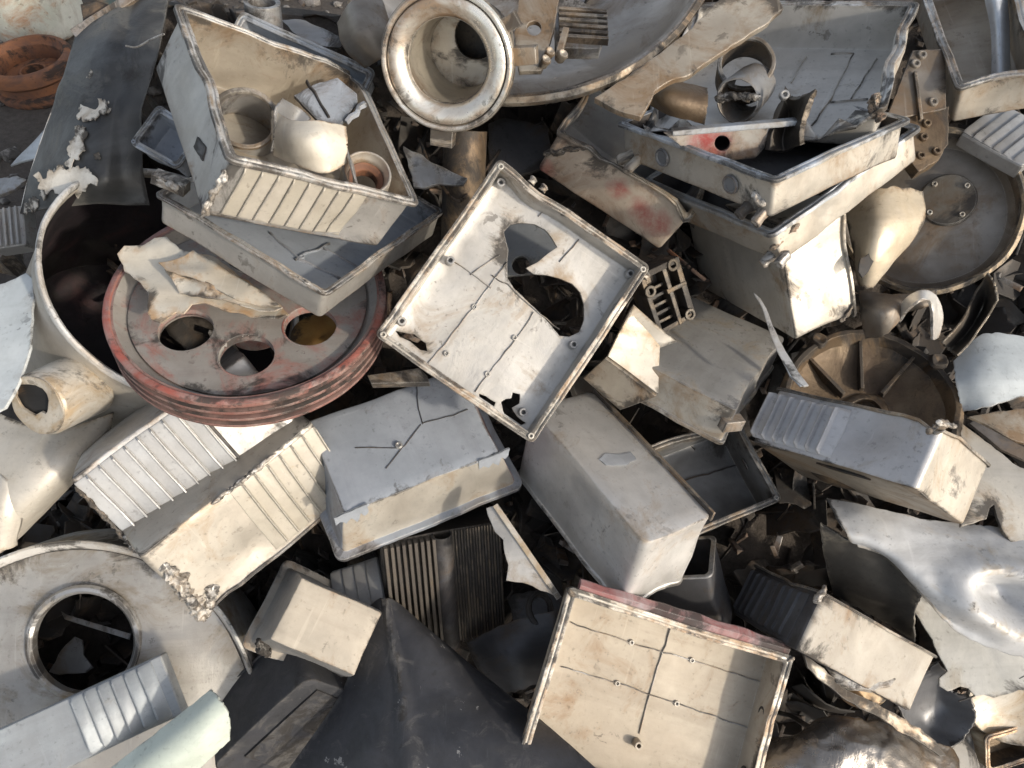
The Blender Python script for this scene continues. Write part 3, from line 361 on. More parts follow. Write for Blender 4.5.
M['bright'] = metal('bright_machined_aluminium', (0.64, 0.61, 0.56), (0.46, 0.42, 0.36), stain=(0.28, 0.18, 0.10), stain_amt=0.5, soot=0.15, metallic=0.8, rough=0.33, bump=0.12, wear=0.3)
M['silver'] = metal('dull_silver_sheet', (0.50, 0.50, 0.50), (0.40, 0.395, 0.385), stain=(0.26, 0.20, 0.13), stain_amt=0.25, soot=0.16, metallic=0.6, rough=0.4, bump=0.2)
M['burnt'] = metal('burnt_brown_casting', (0.075, 0.05, 0.032), (0.13, 0.095, 0.06), stain=(0.20, 0.14, 0.085), stain_amt=0.35, soot=0.4, metallic=0.25, rough=0.5, wear=0.6, wear_col=(0.38, 0.32, 0.25), bump=0.7)
M['oily'] = metal('oily_brown_silver_slag', (0.30, 0.275, 0.25), (0.10, 0.075, 0.05), stain=(0.17, 0.105, 0.05), stain_amt=0.55, soot=0.4, metallic=0.45, rough=0.3, wear=0.3, bump=1.0)
M['bell'] = metal('brown_stained_bell_casting', (0.24, 0.22, 0.195), (0.13, 0.105, 0.08), stain=(0.15, 0.10, 0.06), stain_amt=0.5, soot=0.3, metallic=0.25)
M['gold'] = metal('sunburnt_tan_casting', (0.46, 0.35, 0.21), (0.52, 0.45, 0.34), stain=(0.24, 0.12, 0.045), stain_amt=0.5, soot=0.15, metallic=0.25)
M['green'] = metal('pale_green_enamel', (0.50, 0.55, 0.49), (0.44, 0.49, 0.44), stain=(0.35, 0.36, 0.32), stain_amt=0.12, soot=0.02, metallic=0.0, rough=0.32, bump=0.08)
M['whiteblue'] = metal('pale_blue_enamel', (0.50, 0.535, 0.55), (0.44, 0.475, 0.49), stain=(0.30, 0.30, 0.30), stain_amt=0.2, soot=0.05, metallic=0.0, rough=0.4, bump=0.15)
M['crust'] = metal('melted_aluminium_crust', (0.64, 0.62, 0.59), (0.48, 0.45, 0.41), stain=(0.20, 0.15, 0.10), stain_amt=0.3, soot=0.22, metallic=0.35, rough=0.55, wear=0.3, bump=1.0, scale=2.5)
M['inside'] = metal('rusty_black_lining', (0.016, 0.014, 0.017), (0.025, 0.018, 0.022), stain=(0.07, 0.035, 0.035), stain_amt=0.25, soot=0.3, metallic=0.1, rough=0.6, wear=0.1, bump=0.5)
M['amber'] = metal('amber_rust_disc', (0.26, 0.15, 0.045), (0.20, 0.10, 0.035), stain=(0.30, 0.2, 0.08), stain_amt=0.4, soot=0.2, metallic=0.1, rough=0.6, wear=0.1)
M['void'] = metal('black_and_hole_shade', (0.012, 0.012, 0.013), metallic=0.0, rough=0.6, wear=0.0, soot=0.1, stain_amt=0.05)  # plain black, also used to paint the dark inside holes
M['drum'] = metal('stained_white_drum_paint', (0.60, 0.60, 0.54), (0.52, 0.54, 0.47), stain=(0.42, 0.22, 0.11), stain_amt=0.35, soot=0.06, metallic=0.0, rough=0.6, streak=0.5)


M['darkgreen'] = metal('dark_green_paint', (0.035, 0.06, 0.05), metallic=0.0, rough=0.5)
M['flake'] = metal('white_paint_flake', (0.66, 0.63, 0.57), (0.55, 0.52, 0.46), stain=(0.35, 0.3, 0.24), stain_amt=0.3, soot=0.1, metallic=0.0, rough=0.85, wear=0.0, bump=0.3, scale=2.0)
M['palewarm'] = metal('pale_warm_casting', (0.50, 0.47, 0.42), (0.42, 0.385, 0.33), stain=(0.34, 0.25, 0.15), stain_amt=0.4, soot=0.12, metallic=0.15)
M['whiteedge'] = metal('bright_worn_edge', (0.60, 0.59, 0.57), (0.48, 0.46, 0.43), stain=(0.28, 0.19, 0.11), stain_amt=0.3, soot=0.22, metallic=0.35, rough=0.42, wear=0.6, wear_col=(0.8, 0.79, 0.77), scale=2.0)
M['creamlight'] = metal('cream_thin_sheet', (0.62, 0.58, 0.50), (0.52, 0.47, 0.39), stain=(0.40, 0.24, 0.11), stain_amt=0.35, soot=0.14, metallic=0.1, rough=0.5)
M['bluerim'] = metal('pale_blue_rim', (0.46, 0.50, 0.55), (0.40, 0.43, 0.47), stain=(0.25, 0.22, 0.18), stain_amt=0.2, soot=0.12, metallic=0.2, rough=0.42)


M['creambore'] = metal('cream_bore', (0.46, 0.42, 0.35), (0.36, 0.32, 0.26), stain=(0.2, 0.13, 0.08), stain_amt=0.3, soot=0.2, metallic=0.3, rough=0.4)
BPa, BPb, BPh, _ = BOX['P'][2]
M['pinkspot'] = metal('beige_with_red_spray', (0.42, 0.36, 0.295), (0.34, 0.285, 0.23), stain=(0.22, 0.13, 0.08), stain_amt=0.40, soot=0.25, metallic=0.15, bump=0.35,
                      spot_col=(0.34, 0.085, 0.075), spots=[(BPa * .02, -BPb / 2, BPh * .55, .030), (BPa * .22, -BPb / 2, BPh * .45, .036), (BPa * .36, -BPb / 2, BPh * .40, .042), (-BPa * .42, -BPb / 2, BPh * .1, .03)])
M['redspot'] = metal('grey_with_red_spray', (0.42, 0.40, 0.37), (0.34, 0.32, 0.29), stain=(0.24, 0.15, 0.09), stain_amt=0.4, soot=0.2, metallic=0.2, spots=[(-.035, .0, 0, .04), (-.06, .01, 0, .03)])
M['greyfloor'] = metal('grey_tray_floor', (0.50, 0.485, 0.46), (0.41, 0.395, 0.37), stain=(0.24, 0.18, 0.11), stain_amt=0.2, soot=0.08, metallic=0.2)
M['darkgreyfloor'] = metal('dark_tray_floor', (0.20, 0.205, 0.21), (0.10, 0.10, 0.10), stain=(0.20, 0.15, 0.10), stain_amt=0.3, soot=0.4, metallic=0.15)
M['holegrey'] = metal('grey_knockout', (0.16, 0.165, 0.175), metallic=0.1, soot=0.1, stain_amt=0.1)
M['burntcrust'] = metal('burnt_crust', (0.20, 0.16, 0.12), (0.08, 0.06, 0.045), stain=(0.35, 0.3, 0.25), stain_amt=0.4, soot=0.45, metallic=0.2, rough=0.7, bump=1.0, scale=2.0)
M['rustcrust'] = metal('rusty_crust', (0.28, 0.19, 0.13), (0.16, 0.09, 0.06), stain=(0.45, 0.38, 0.30), stain_amt=0.4, soot=0.25, metallic=0.1, rough=0.8, bump=1.0, scale=2.0)
M['sootcrust'] = metal('soot_crust', (0.04, 0.035, 0.03), (0.02, 0.02, 0.02), stain=(0.12, 0.09, 0.07), metallic=0.1, rough=0.8, bump=1.0)
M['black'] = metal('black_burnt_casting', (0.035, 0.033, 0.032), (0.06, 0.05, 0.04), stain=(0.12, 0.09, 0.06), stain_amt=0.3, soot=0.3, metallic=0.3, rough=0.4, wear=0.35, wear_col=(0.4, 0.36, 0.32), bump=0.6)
M['burnt2'] = metal('dull_brown_fins', (0.085, 0.072, 0.058), (0.055, 0.046, 0.038), stain=(0.12, 0.09, 0.06), stain_amt=0.4, soot=0.3, metallic=0.1, rough=0.6, wear=0.08, wear_col=(0.3, 0.26, 0.22))
M['bellboss'] = metal('grey_brown_disc', (0.20, 0.185, 0.16), (0.15, 0.135, 0.11), stain=(0.12, 0.08, 0.05), stain_amt=0.4, soot=0.2, metallic=0.3)
M['burntedge'] = metal('burnt_edge', (0.16, 0.12, 0.08), (0.38, 0.31, 0.22), stain=(0.42, 0.33, 0.22), stain_amt=0.4, soot=0.35, metallic=0.2, bump=0.5, scale=1.5)
M['creamclean'] = metal('clean_cream_paint', (0.44, 0.415, 0.37), (0.385, 0.355, 0.31), stain=(0.30, 0.22, 0.14), stain_amt=0.28, soot=0.2, metallic=0.25, rough=0.45)
M['creamrim'] = metal('cream_worn_rim', (0.53, 0.50, 0.45), (0.44, 0.41, 0.355), stain=(0.28, 0.18, 0.10), stain_amt=0.4, soot=0.14, metallic=0.2, wear=0.7, wear_col=(0.75, 0.72, 0.67), scale=2.0)
M['leaf'] = metal('dark_folded_sheet', (0.12, 0.11, 0.10), (0.07, 0.06, 0.05), stain=(0.2, 0.15, 0.1), metallic=0.3, wear=0.9, wear_col=(0.6, 0.55, 0.47), wear_r=0.006)
M['palelong'] = metal('scuffed_pale_aluminium', (0.64, 0.63, 0.615), (0.55, 0.535, 0.515), stain=(0.42, 0.33, 0.24), stain_amt=0.3, soot=0.05, metallic=0.3, rough=0.42, bump=0.2)
M['palebluepatch'] = metal('pale_blue_paint_patch', (0.45, 0.475, 0.51), metallic=0.1, soot=0.02, stain_amt=0.05, wear=0.1)
M['palerib'] = metal('pale_blue_ribs', (0.35, 0.355, 0.36), (0.31, 0.31, 0.31), stain=(0.36, 0.29, 0.22), stain_amt=0.15, soot=0.03, metallic=0.2)
M['greyscuff'] = metal('scuffed_grey_paint', (0.34, 0.335, 0.33), (0.28, 0.275, 0.265), stain=(0.30, 0.24, 0.16), stain_amt=0.3, soot=0.26, soot_col=(0.07, 0.07, 0.075), metallic=0.15, rough=0.42)
M['lilac'] = metal('lilac_grey_paint', (0.52, 0.515, 0.525), (0.46, 0.455, 0.465), stain=(0.30, 0.24, 0.17), stain_amt=0.12, soot=0.10, metallic=0.1, rough=0.45)
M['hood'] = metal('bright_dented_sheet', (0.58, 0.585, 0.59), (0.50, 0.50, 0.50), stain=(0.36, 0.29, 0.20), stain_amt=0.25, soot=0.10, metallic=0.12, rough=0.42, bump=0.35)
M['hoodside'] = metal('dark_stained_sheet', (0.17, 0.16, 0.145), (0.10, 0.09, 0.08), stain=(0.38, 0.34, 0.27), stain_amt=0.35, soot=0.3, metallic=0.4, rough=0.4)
M['greydark'] = metal('slate_grey_sheet', (0.15, 0.155, 0.165), (0.12, 0.122, 0.13), stain=(0.18, 0.16, 0.14), stain_amt=0.15, soot=0.1, metallic=0.15, rough=0.4, wear=0.7)
M['paleplate'] = metal('pale_greenish_grey_plate', (0.46, 0.45, 0.42), (0.41, 0.40, 0.365), stain=(0.30, 0.25, 0.18), stain_amt=0.12, soot=0.05, metallic=0.15)
M['tanfloor'] = metal('tan_baked_paint', (0.42, 0.37, 0.30), (0.36, 0.31, 0.245), stain=(0.25, 0.155, 0.085), stain_amt=0.42, soot=0.16, metallic=0.1, rough=0.65)
M['tanbox'] = metal('tan_dusty_box', (0.36, 0.32, 0.265), (0.30, 0.27, 0.225), stain=(0.24, 0.16, 0.10), stain_amt=0.25, soot=0.12, metallic=0.08, rough=0.55)
M['greycover'] = metal('grey_weathered_cover', (0.40, 0.385, 0.36), (0.32, 0.30, 0.275), stain=(0.20, 0.16, 0.11), stain_amt=0.35, soot=0.16, metallic=0.3, rough=0.42)
M['bluelid'] = metal('blue_grey_lid', (0.30, 0.325, 0.345), (0.25, 0.265, 0.28), stain=(0.22, 0.2, 0.17), stain_amt=0.2, soot=0.12, metallic=0.15)
M['charcoal'] = metal('charcoal_paint', (0.038, 0.039, 0.046), (0.028, 0.029, 0.033), stain=(0.09, 0.085, 0.08), stain_amt=0.3, soot=0.1, metallic=0.05, rough=0.6, wear=0.2, wear_col=(0.2, 0.2, 0.21), chip=(0.2, 0.2, 0.2), chip_amt=0.08, scale=3.0)
M['creamrib'] = metal('cream_rib_paint', (0.43, 0.40, 0.35), (0.385, 0.355, 0.30), stain=(0.33, 0.23, 0.14), stain_amt=0.15, soot=0.03, metallic=0.12)
M['dishmetal'] = metal('dull_dish_metal', (0.52, 0.49, 0.45), (0.30, 0.27, 0.235), stain=(0.20, 0.14, 0.09), stain_amt=0.45, soot=0.22, metallic=0.65, rough=0.38)
M['bright2'] = metal('polished_flange_face', (0.74, 0.71, 0.66), (0.62, 0.57, 0.50), stain=(0.34, 0.22, 0.13), stain_amt=0.25, soot=0.05, metallic=0.8, rough=0.30, bump=0.15, streak=0.15)
M['bluepaint'] = metal('blue_grey_lid_fins', (0.30, 0.325, 0.345), (0.25, 0.265, 0.28), stain=(0.22, 0.2, 0.17), stain_amt=0.1, soot=0.03, metallic=0.15)
M['blackfin'] = metal('greasy_black_fins', (0.03, 0.028, 0.025), (0.055, 0.045, 0.034), stain=(0.13, 0.095, 0.06), stain_amt=0.3, soot=0.2, metallic=0.3, rough=0.45, wear=0.08, bump=0.6)
M['whiterim'] = metal('white_bare_rim', (0.68, 0.67, 0.65), (0.58, 0.57, 0.55), stain=(0.42, 0.36, 0.29), stain_amt=0.15, soot=0.04, metallic=0.2, rough=0.45)
M['soottan'] = metal('scorched_tan_casting', (0.44, 0.37, 0.27), (0.50, 0.44, 0.35), stain=(0.22, 0.12, 0.05), stain_amt=0.5, soot=0.32, metallic=0.2, bump=0.4)
M['blueshade'] = metal('shaded_blue_grey_paint', (0.16, 0.175, 0.19), (0.12, 0.13, 0.14), stain=(0.15, 0.13, 0.1), stain_amt=0.2, soot=0.1, metallic=0.1)  # blue-grey darkened for the shadow behind the square tray
M['creammatte'] = metal('dull_cream_paint', (0.42, 0.39, 0.345), (0.36, 0.325, 0.275), stain=(0.25, 0.16, 0.09), stain_amt=0.4, soot=0.22, metallic=0.08, rough=0.7)
M['grooveshade'] = metal('painted_groove_shade', (0.055, 0.035, 0.03), (0.10, 0.05, 0.042), stain=(0.16, 0.10, 0.085), stain_amt=0.3, soot=0.1, metallic=0.0, rough=0.7, wear=0.0)  # dark colour that paints shade into the pulley grooves


def dirt_material():
    m = bpy.data.materials.new('dark_dirt')
    m.use_nodes = True
    N, L = m.node_tree.nodes, m.node_tree.links
    b = N['Principled BSDF']
    tc = N.new('ShaderNodeTexCoord')
    def nz(s, d):
        n = N.new('ShaderNodeTexNoise'); n.inputs['Scale'].default_value = s; n.inputs['Detail'].default_value = d
        n.inputs['Roughness'].default_value = 0.7
        L.new(tc.outputs['Object'], n.inputs['Vector']); return n.outputs['Fac']
    a = nz(3, 8); f = nz(40, 10)
    cr = N.new('ShaderNodeValToRGB')
    cr.color_ramp.elements[0].position = 0.3; cr.color_ramp.elements[0].color = (0.028, 0.023, 0.019, 1)
    cr.color_ramp.elements[1].position = 0.75; cr.color_ramp.elements[1].color = (0.12, 0.10, 0.085, 1)
    mx = N.new('ShaderNodeMath'); mx.operation = 'MULTIPLY_ADD'
    L.new(f, mx.inputs[0]); mx.inputs[1].default_value = 0.6
    sc = N.new('ShaderNodeMath'); sc.operation = 'MULTIPLY'; sc.inputs[1].default_value = 0.42
    L.new(a, sc.inputs[0]); L.new(sc.outputs[0], mx.inputs[2])
    L.new(mx.outputs[0], cr.inputs[0]); L.new(cr.outputs[0], b.inputs['Base Color'])
    b.inputs['Roughness'].default_value = 0.95
    bp = N.new('ShaderNodeBump'); bp.inputs['Strength'].default_value = 0.8; bp.inputs['Distance'].default_value = 0.02
    L.new(f, bp.inputs['Height']); L.new(bp.outputs[0], b.inputs['Normal'])
    return m
M['dirt'] = dirt_material()


# ------------------------------------------------------------------ mesh helpers
def nvec(p, f, s):
    q = Vector(p) * f + Vector((s * 3.1, s * 1.7, s * 2.3))
    return noise.noise_vector(q)


def mark_edges(bm, reach=1):
    """store how near each vertex is to an outer (convex) edge: that is where torch burns, knocks and rust sit"""
    lay = bm.verts.layers.float.new('burn')
    for e in bm.edges:
        if len(e.link_faces) == 2 and e.calc_face_angle_signed(0) > 0.5:
            for v in e.verts: v[lay] = 1.0
    for k in range(reach):
        val = {v: max([v[lay]] + [0.5 * w.other_vert(v)[lay] for w in v.link_edges]) for v in bm.verts}
        for v, q in val.items(): v[lay] = q


def finish(name, verts, faces, mat, parent=None, mw=None, warp=0.0, wf=5.0, seed=0, smooth=True, angle=38, edge=True):
    if warp:
        verts = [Vector(v) + nvec(v, wf, seed) * warp + nvec(v, wf * 4.3, seed + 5) * warp * 0.25 for v in verts]
    me = bpy.data.meshes.new(name)
    me.from_pydata([tuple(v) for v in verts], [], faces)
    me.validate()
    bm = bmesh.new(); bm.from_mesh(me)
    bmesh.ops.recalc_face_normals(bm, faces=bm.faces)
    if edge: mark_edges(bm)
    bm.to_mesh(me); bm.free()
    if smooth:
        me.shade_smooth()
        me.set_sharp_from_angle(angle=R(angle))
    return link(name, me, mat, parent, mw)


def link(name, me, mat, parent=None, mw=None):
    o = bpy.data.objects.new(name, me)
    col.objects.link(o)
    if not me.materials:
        me.materials.append(M[mat])
    if parent is not None:
        o.parent = parent
        if mw is not None:
            o.matrix_basis = mw
    elif mw is not None:
        o.matrix_world = mw
    return o


def tag(o, label, cat, group=None):
    o['label'] = label
    o['category'] = cat
    if group: o['group'] = group
    return o


def pose(rec):
    return SLOPE @ Matrix.Translation(rec[0]) @ Quaternion(rec[1]).to_matrix().to_4x4()


def thing(name, label, cat, mw, group=None):
    o = bpy.data.objects.new(name, None)
    o.empty_display_size = 0.05
    col.objects.link(o)
    o.matrix_world = mw
    return tag(o, label, cat, group)


def pip(p, poly):
    x, y = p; c = False; j = len(poly) - 1
    for i in range(len(poly)):
        xi, yi = poly[i]; xj, yj = poly[j]
        if (yi > y) != (yj > y) and x < (xj - xi) * (y - yi) / (yj - yi + 1e-12) + xi: c = not c
        j = i
    return c


def pdist(p, poly):
    d = 9.0
    for i in range(len(poly)):
        a = Vector(poly[i - 1]); b = Vector(poly[i]); q = Vector(p); ab = b - a
        t = max(0, min(1, (q - a).dot(ab) / (ab.length_squared + 1e-12)))
        d = min(d, (a + ab * t - q).length)
    return d


def tri_region(outer, holes=(), step=0.03):
    """triangulate a flat outline with holes, with inner points so that it can be dented"""
    pts, edges = [], []
    for lp in [outer, *holes]:
        b = len(pts); n = len(lp)
        pts += [Vector(p) for p in lp]
        edges += [(b + i, b + (i + 1) % n) for i in range(n)]
    xs = [p[0] for p in outer]; ys = [p[1] for p in outer]
    x = min(xs) + step * 0.6; k = 0
    while x < max(xs):
        y = min(ys) + step * (0.4 if k % 2 else 0.85)
        while y < max(ys):
            q = (x, y)
            if pip(q, outer) and pdist(q, outer) > step * 0.4 and all(not pip(q, h) and pdist(q, h) > step * 0.35 for h in holes):
                pts.append(Vector(q))
            y += step
        x += step * 0.87; k += 1
    v, e, f, *_ = delaunay_2d_cdt(pts, edges, [], 0, 1e-6)
    tris = []
    for t in f:
        c = sum((v[i] for i in t), Vector((0, 0))) / len(t)
        if pip(c, outer) and not any(pip(c, h) for h in holes): tris.append(tuple(t))
    return [tuple(p) for p in v], tris


def jag(loop, amp, step, seed):
    """ragged, torn outline"""
    out = []
    n = len(loop)
    for i in range(n):
        a = Vector(loop[i]); b = Vector(loop[(i + 1) % n]); m = max(1, int((b - a).length / step))
        nn = Vector((-(b - a).y, (b - a).x)).normalized()
        for k in range(m):
            p = a + (b - a) * (k / m)
            if amp: p += nn * (noise.noise(Vector((p.x * 55, p.y * 55, seed))) * amp + noise.noise(Vector((p.x * 160, p.y * 160, seed + 3))) * amp * 0.6)
            out.append((p.x, p.y))
    return out


def slab(outer, holes, th, step=0.03):
    v2, tris = tri_region(outer, holes, step)
    n = len(v2)
    verts = [(x, y, th / 2) for x, y in v2] + [(x, y, -th / 2) for x, y in v2]
    faces = [t for t in tris] + [tuple(n + i for i in reversed(t)) for t in tris]
    cnt = {}
    for t in tris:
        for i in range(3):
            e = (t[i], t[(i + 1) % 3]); cnt[tuple(sorted(e))] = cnt.get(tuple(sorted(e)), []) + [e]
    for k, l in cnt.items():
        if len(l) == 1:
            a, b = l[0]; faces.append((b, a, n + a, n + b))
    return verts, faces


def plate_thing(key, name, label, cat, mat, th=0.005, tear=0.0, warp=0.004, wf=7, step=0.025, seed=1, parent=None, group=None, fold=None):
    rec = PLATE[key]
    outer = jag(rec[2], tear, 0.012 if tear else 0.03, seed)
    holes = [jag(h, tear * 0.4, 0.01, seed) for h in rec[3]]
    v, f = slab(outer, holes, th, step)
    if fold: v = [fold(Vector(p)) for p in v]
    mw = pose(rec)
    if parent is not None:
        o = finish(name, v, f, mat, parent, parent.matrix_world.inverted() @ mw, warp, wf, seed)
    else:
        o = finish(name, v, f, mat, None, mw, warp, wf, seed)
        tag(o, label, cat, group)
    return o


def catmull(P, t):
    n = len(P) - 1
    i = min(int(t * n), n - 1); u = t * n - i
    p1, p2 = P[i], P[i + 1]
    p0 = P[i - 1] if i > 0 else p1 * 2 - p2
    p3 = P[i + 2] if i + 2 <= n else p2 * 2 - p1
    return 0.5 * ((2 * p1) + (p2 - p0) * u + (2 * p0 - 5 * p1 + 4 * p2 - p3) * u * u + (3 * p1 - p0 - 3 * p2 + p3) * u ** 3)


def polyline(P, t):
    n = len(P) - 1
    i = min(int(t * n), n - 1)
    return P[i].lerp(P[i + 1], t * n - i)


def patch_mesh(key, nu=24, nv=24, th=0.004, tear=0.0, seed=1, disp=None, stiff=0.0):
    rows = [[Vector(q) for q in r] for r in PATCH[key][1]]
    g = []
    for j in range(nv + 1):
        tv = j / nv
        line = [catmull([r[k] for r in rows], tv).lerp(polyline([r[k] for r in rows], tv), stiff) for k in range(len(rows[0]))]
        # bent and torn border: shrink the parameter range irregularly
        g.append([line, tv])
    verts = []
    for j in range(nv + 1):
        for i in range(nu + 1):
            u = i / nu
            du = 0
            if tear and (i in (0, nu)): du = (noise.noise(Vector((j * 0.9, seed, i))) ) * tear
            line = g[j][0]
            uu = min(1, max(0, u + du))
            verts.append(catmull(line, uu).lerp(polyline(line, uu), stiff))
    if tear:
        for i in range(nu + 1):
            for j, s in ((0, 1), (nv, -1)):
                k = j * (nu + 1) + i; k2 = (j + s) * (nu + 1) + i
                verts[k] = verts[k].lerp(verts[k2], 0.9 * abs(noise.noise(Vector((i * 0.8, seed + 9, j)))))
    W = nu + 1
    if disp:
        verts = [p + disp(i % W / nu, i // W / nv) for i, p in enumerate(verts)]
    nor = [Vector() for _ in verts]
    quads = []
    for j in range(nv):
        for i in range(nu):
            q = (j * W + i, j * W + i + 1, (j + 1) * W + i + 1, (j + 1) * W + i)
            quads.append(q)
            nn = (verts[q[1]] - verts[q[0]]).cross(verts[q[3]] - verts[q[0]])
            for k in q: nor[k] += nn
    n = len(verts)
    back = [p - (nor[k].normalized() * th if nor[k].length else Vector()) for k, p in enumerate(verts)]
    faces = list(quads) + [tuple(n + k for k in reversed(q)) for q in quads]
    ring = [i for i in range(W)] + [j * W + nu for j in range(1, nv + 1)] + [nv * W + i for i in range(nu - 1, -1, -1)] + [j * W for j in range(nv - 1, 0, -1)]
    for a, b in zip(ring, ring[1:] + ring[:1]): faces.append((b, a, n + a, n + b))
    return verts + back, faces


def patch_thing(key, name, label, cat, mat, th=0.004, tear=0.0, warp=0.003, wf=8, nu=24, nv=24, seed=1, parent=None, group=None, disp=None, stiff=0.0):
    v, f = patch_mesh(key, nu, nv, th, tear, seed, disp, stiff)
    mw = SLOPE @ Matrix.Translation(PATCH[key][0])
    if parent is not None:
        return finish(name, v, f, mat, parent, parent.matrix_world.inverted() @ mw, warp, wf, seed)
    o = finish(name, v, f, mat, None, mw, warp, wf, seed)
    return tag(o, label, cat, group)


def revolve(profile, n=64, closed=True):
    """profile of (radius, height) points round local z"""
    verts, faces = [], []
    m = len(profile)
    for k in range(n):
        a = 2 * math.pi * k / n
        for r, z in profile: verts.append((r * math.cos(a), r * math.sin(a), z))
    for k in range(n):
        b = (k + 1) % n
        for i in range(m if closed else m - 1):
            j = (i + 1) % m
            faces.append((k * m + i, b * m + i, b * m + j, k * m + j))
    return verts, faces


def boxv(x0, x1, y0, y1, z0, z1):
    v = [(x, y, z) for z in (z0, z1) for y in (y0, y1) for x in (x0, x1)]
    return v, [(0, 2, 3, 1), (4, 5, 7, 6), (0, 1, 5, 4), (2, 6, 7, 3), (0, 4, 6, 2), (1, 3, 7, 5)]


def join(*vf):
    V, F_ = [], []
    for v, f in vf:
        b = len(V); V += list(v); F_ += [tuple(b + i for i in t) for t in f]
    return V, F_


def shift(vf, d):
    d = Vector(d)
    return [Vector(p) + d for p in vf[0]], vf[1]


def rrect(hx, hy, cr, step, nc=5):
    cr = max(0.001, min(cr, hx * 0.9, hy * 0.9))
    out = []
    for cx, cy, a0 in ((hx - cr, -hy + cr, -90), (hx - cr, hy - cr, 0), (-hx + cr, hy - cr, 90), (-hx + cr, -hy + cr, 180)):
        arc = [(cx + cr * math.cos(R(a0 + 90 * i / nc)), cy + cr * math.sin(R(a0 + 90 * i / nc))) for i in range(nc + 1)]
        out += arc
    return out


def densify(loops, nx, ny, nc):
    """add points on the four straight runs of matching rounded rectangles"""
    res = []
    k = nc + 1
    for lp in loops:
        o = []
        for s in range(4):
            arc = lp[s * k:(s + 1) * k]
            o += arc
            a = Vector(arc[-1]); b = Vector(lp[((s + 1) * k) % (4 * k)])
            n = ny if s % 2 == 0 else nx
            for i in range(1, n): o.append(tuple(a.lerp(b, i / n)))
        res.append(o)
    return res


def bar_along(pts, w, h, z0):
    """low rib that follows a line on a floor"""
    verts, faces = [], []
    L2 = [Vector(p) for p in pts]
    fine = []
    for a, b in zip(L2, L2[1:]):
        m = max(2, int((b - a).length / 0.015))
        for i in range(m): fine.append(a.lerp(b, i / m))
    fine.append(L2[-1])
    for i, p in enumerate(fine):
        d = (fine[min(i + 1, len(fine) - 1)] - fine[max(i - 1, 0)]).normalized()
        nrm = Vector((-d.y, d.x))
        j = noise.noise(Vector((p.x * 60, p.y * 60, 1))) * w * 0.9
        hh = h * (1 + 0.5 * noise.noise(Vector((p.x * 40, p.y * 40, 7))))
        for s, z in ((-1, z0 - 0.001), (-0.55, z0 + hh), (0.55, z0 + hh), (1, z0 - 0.001)):
            q = p + nrm * (s * w / 2 + j)
            verts.append((q.x, q.y, z))
    n = len(fine)
    for i in range(n - 1):
        for k in range(3):
            faces.append((i * 4 + k, i * 4 + k + 1, i * 4 + 4 + k + 1, i * 4 + 4 + k))
    faces.append((0, 1, 2, 3)); faces.append(((n - 1) * 4 + 3, (n - 1) * 4 + 2, (n - 1) * 4 + 1, (n - 1) * 4))
    return verts, faces


boss_cache = {}
def boss_mesh(r, h, mat):
    key = (round(r, 4), round(h, 4), mat)
    if key not in boss_cache:
        v, f = revolve([(r * 0.42, 0), (r, 0), (r * 0.92, h), (r * 0.85, h + 0.001), (r * 0.5, h + 0.001), (r * 0.42, h - 0.002), (r * 0.40, h * 0.3), (0.0002, h * 0.3)], 14, False)
        me = bpy.data.meshes.new('boss'); me.from_pydata([tuple(p) for p in v], [], f); me.shade_smooth(); me.set_sharp_from_angle(angle=R(40))
        me.materials.append(M[mat]); boss_cache[key] = me
    return boss_cache[key]


def boss(parent, x, y, z, r=0.009, h=0.014, mat='grey', name='screw_boss'):
    return link(name, boss_mesh(r, h, mat), mat, parent, Matrix.Translation((x, y, z)))


def crust(parent, a, b, n=60, spread=0.012, size=0.008, seed=1, mat='crust', name='melted_crust'):
    """a lumpy run of melted metal stuck along an edge from a to b (parent space)"""
    a, b = Vector(a), Vector(b)
    d = b - a
    L_ = max(d.length, 0.01)
    ax = d.normalized() if d.length > 1e-5 else Vector((0, 0, 1))
    e1 = ax.orthogonal().normalized(); e2 = ax.cross(e1)
    rad = spread * 0.75 + size * 0.35
    nu = max(14, int((L_ + 2 * rad) / 0.0028)); nv = 18
    V, F_ = [], []
    for i in range(nu + 1):
        t = i / nu
        u = -rad + (L_ + 2 * rad) * t
        env = math.sqrt(max(0.0, 1 - (2 * t - 1) ** 6))
        for k in range(nv):
            q = 2 * math.pi * k / nv
            base = a + ax * u
            p0 = base + (e1 * math.cos(q) + e2 * math.sin(q)) * rad
            w = noise.noise(p0 * 60 + Vector((seed * 5.1, 0, 0))) * 0.75 + noise.noise(p0 * 150 + Vector((0, seed, 0))) * 0.5 + noise.noise(p0 * 340 + Vector((0, 0, seed))) * 0.3
            rr = rad * env * max(0.12, 0.62 + w)
            V.append(base + (e1 * math.cos(q) + e2 * math.sin(q)) * rr)
    for i in range(nu):
        for k in range(nv):
            m = (k + 1) % nv
            F_.append((i * nv + k, i * nv + m, (i + 1) * nv + m, (i + 1) * nv + k))
    F_.append(tuple(range(nv))); F_.append(tuple(nu * nv + k for k in range(nv)))
    return finish(name, V, F_, mat, parent, None, angle=75)


BEND = {}      # how each tray has been knocked out of true, so that its ribs follow


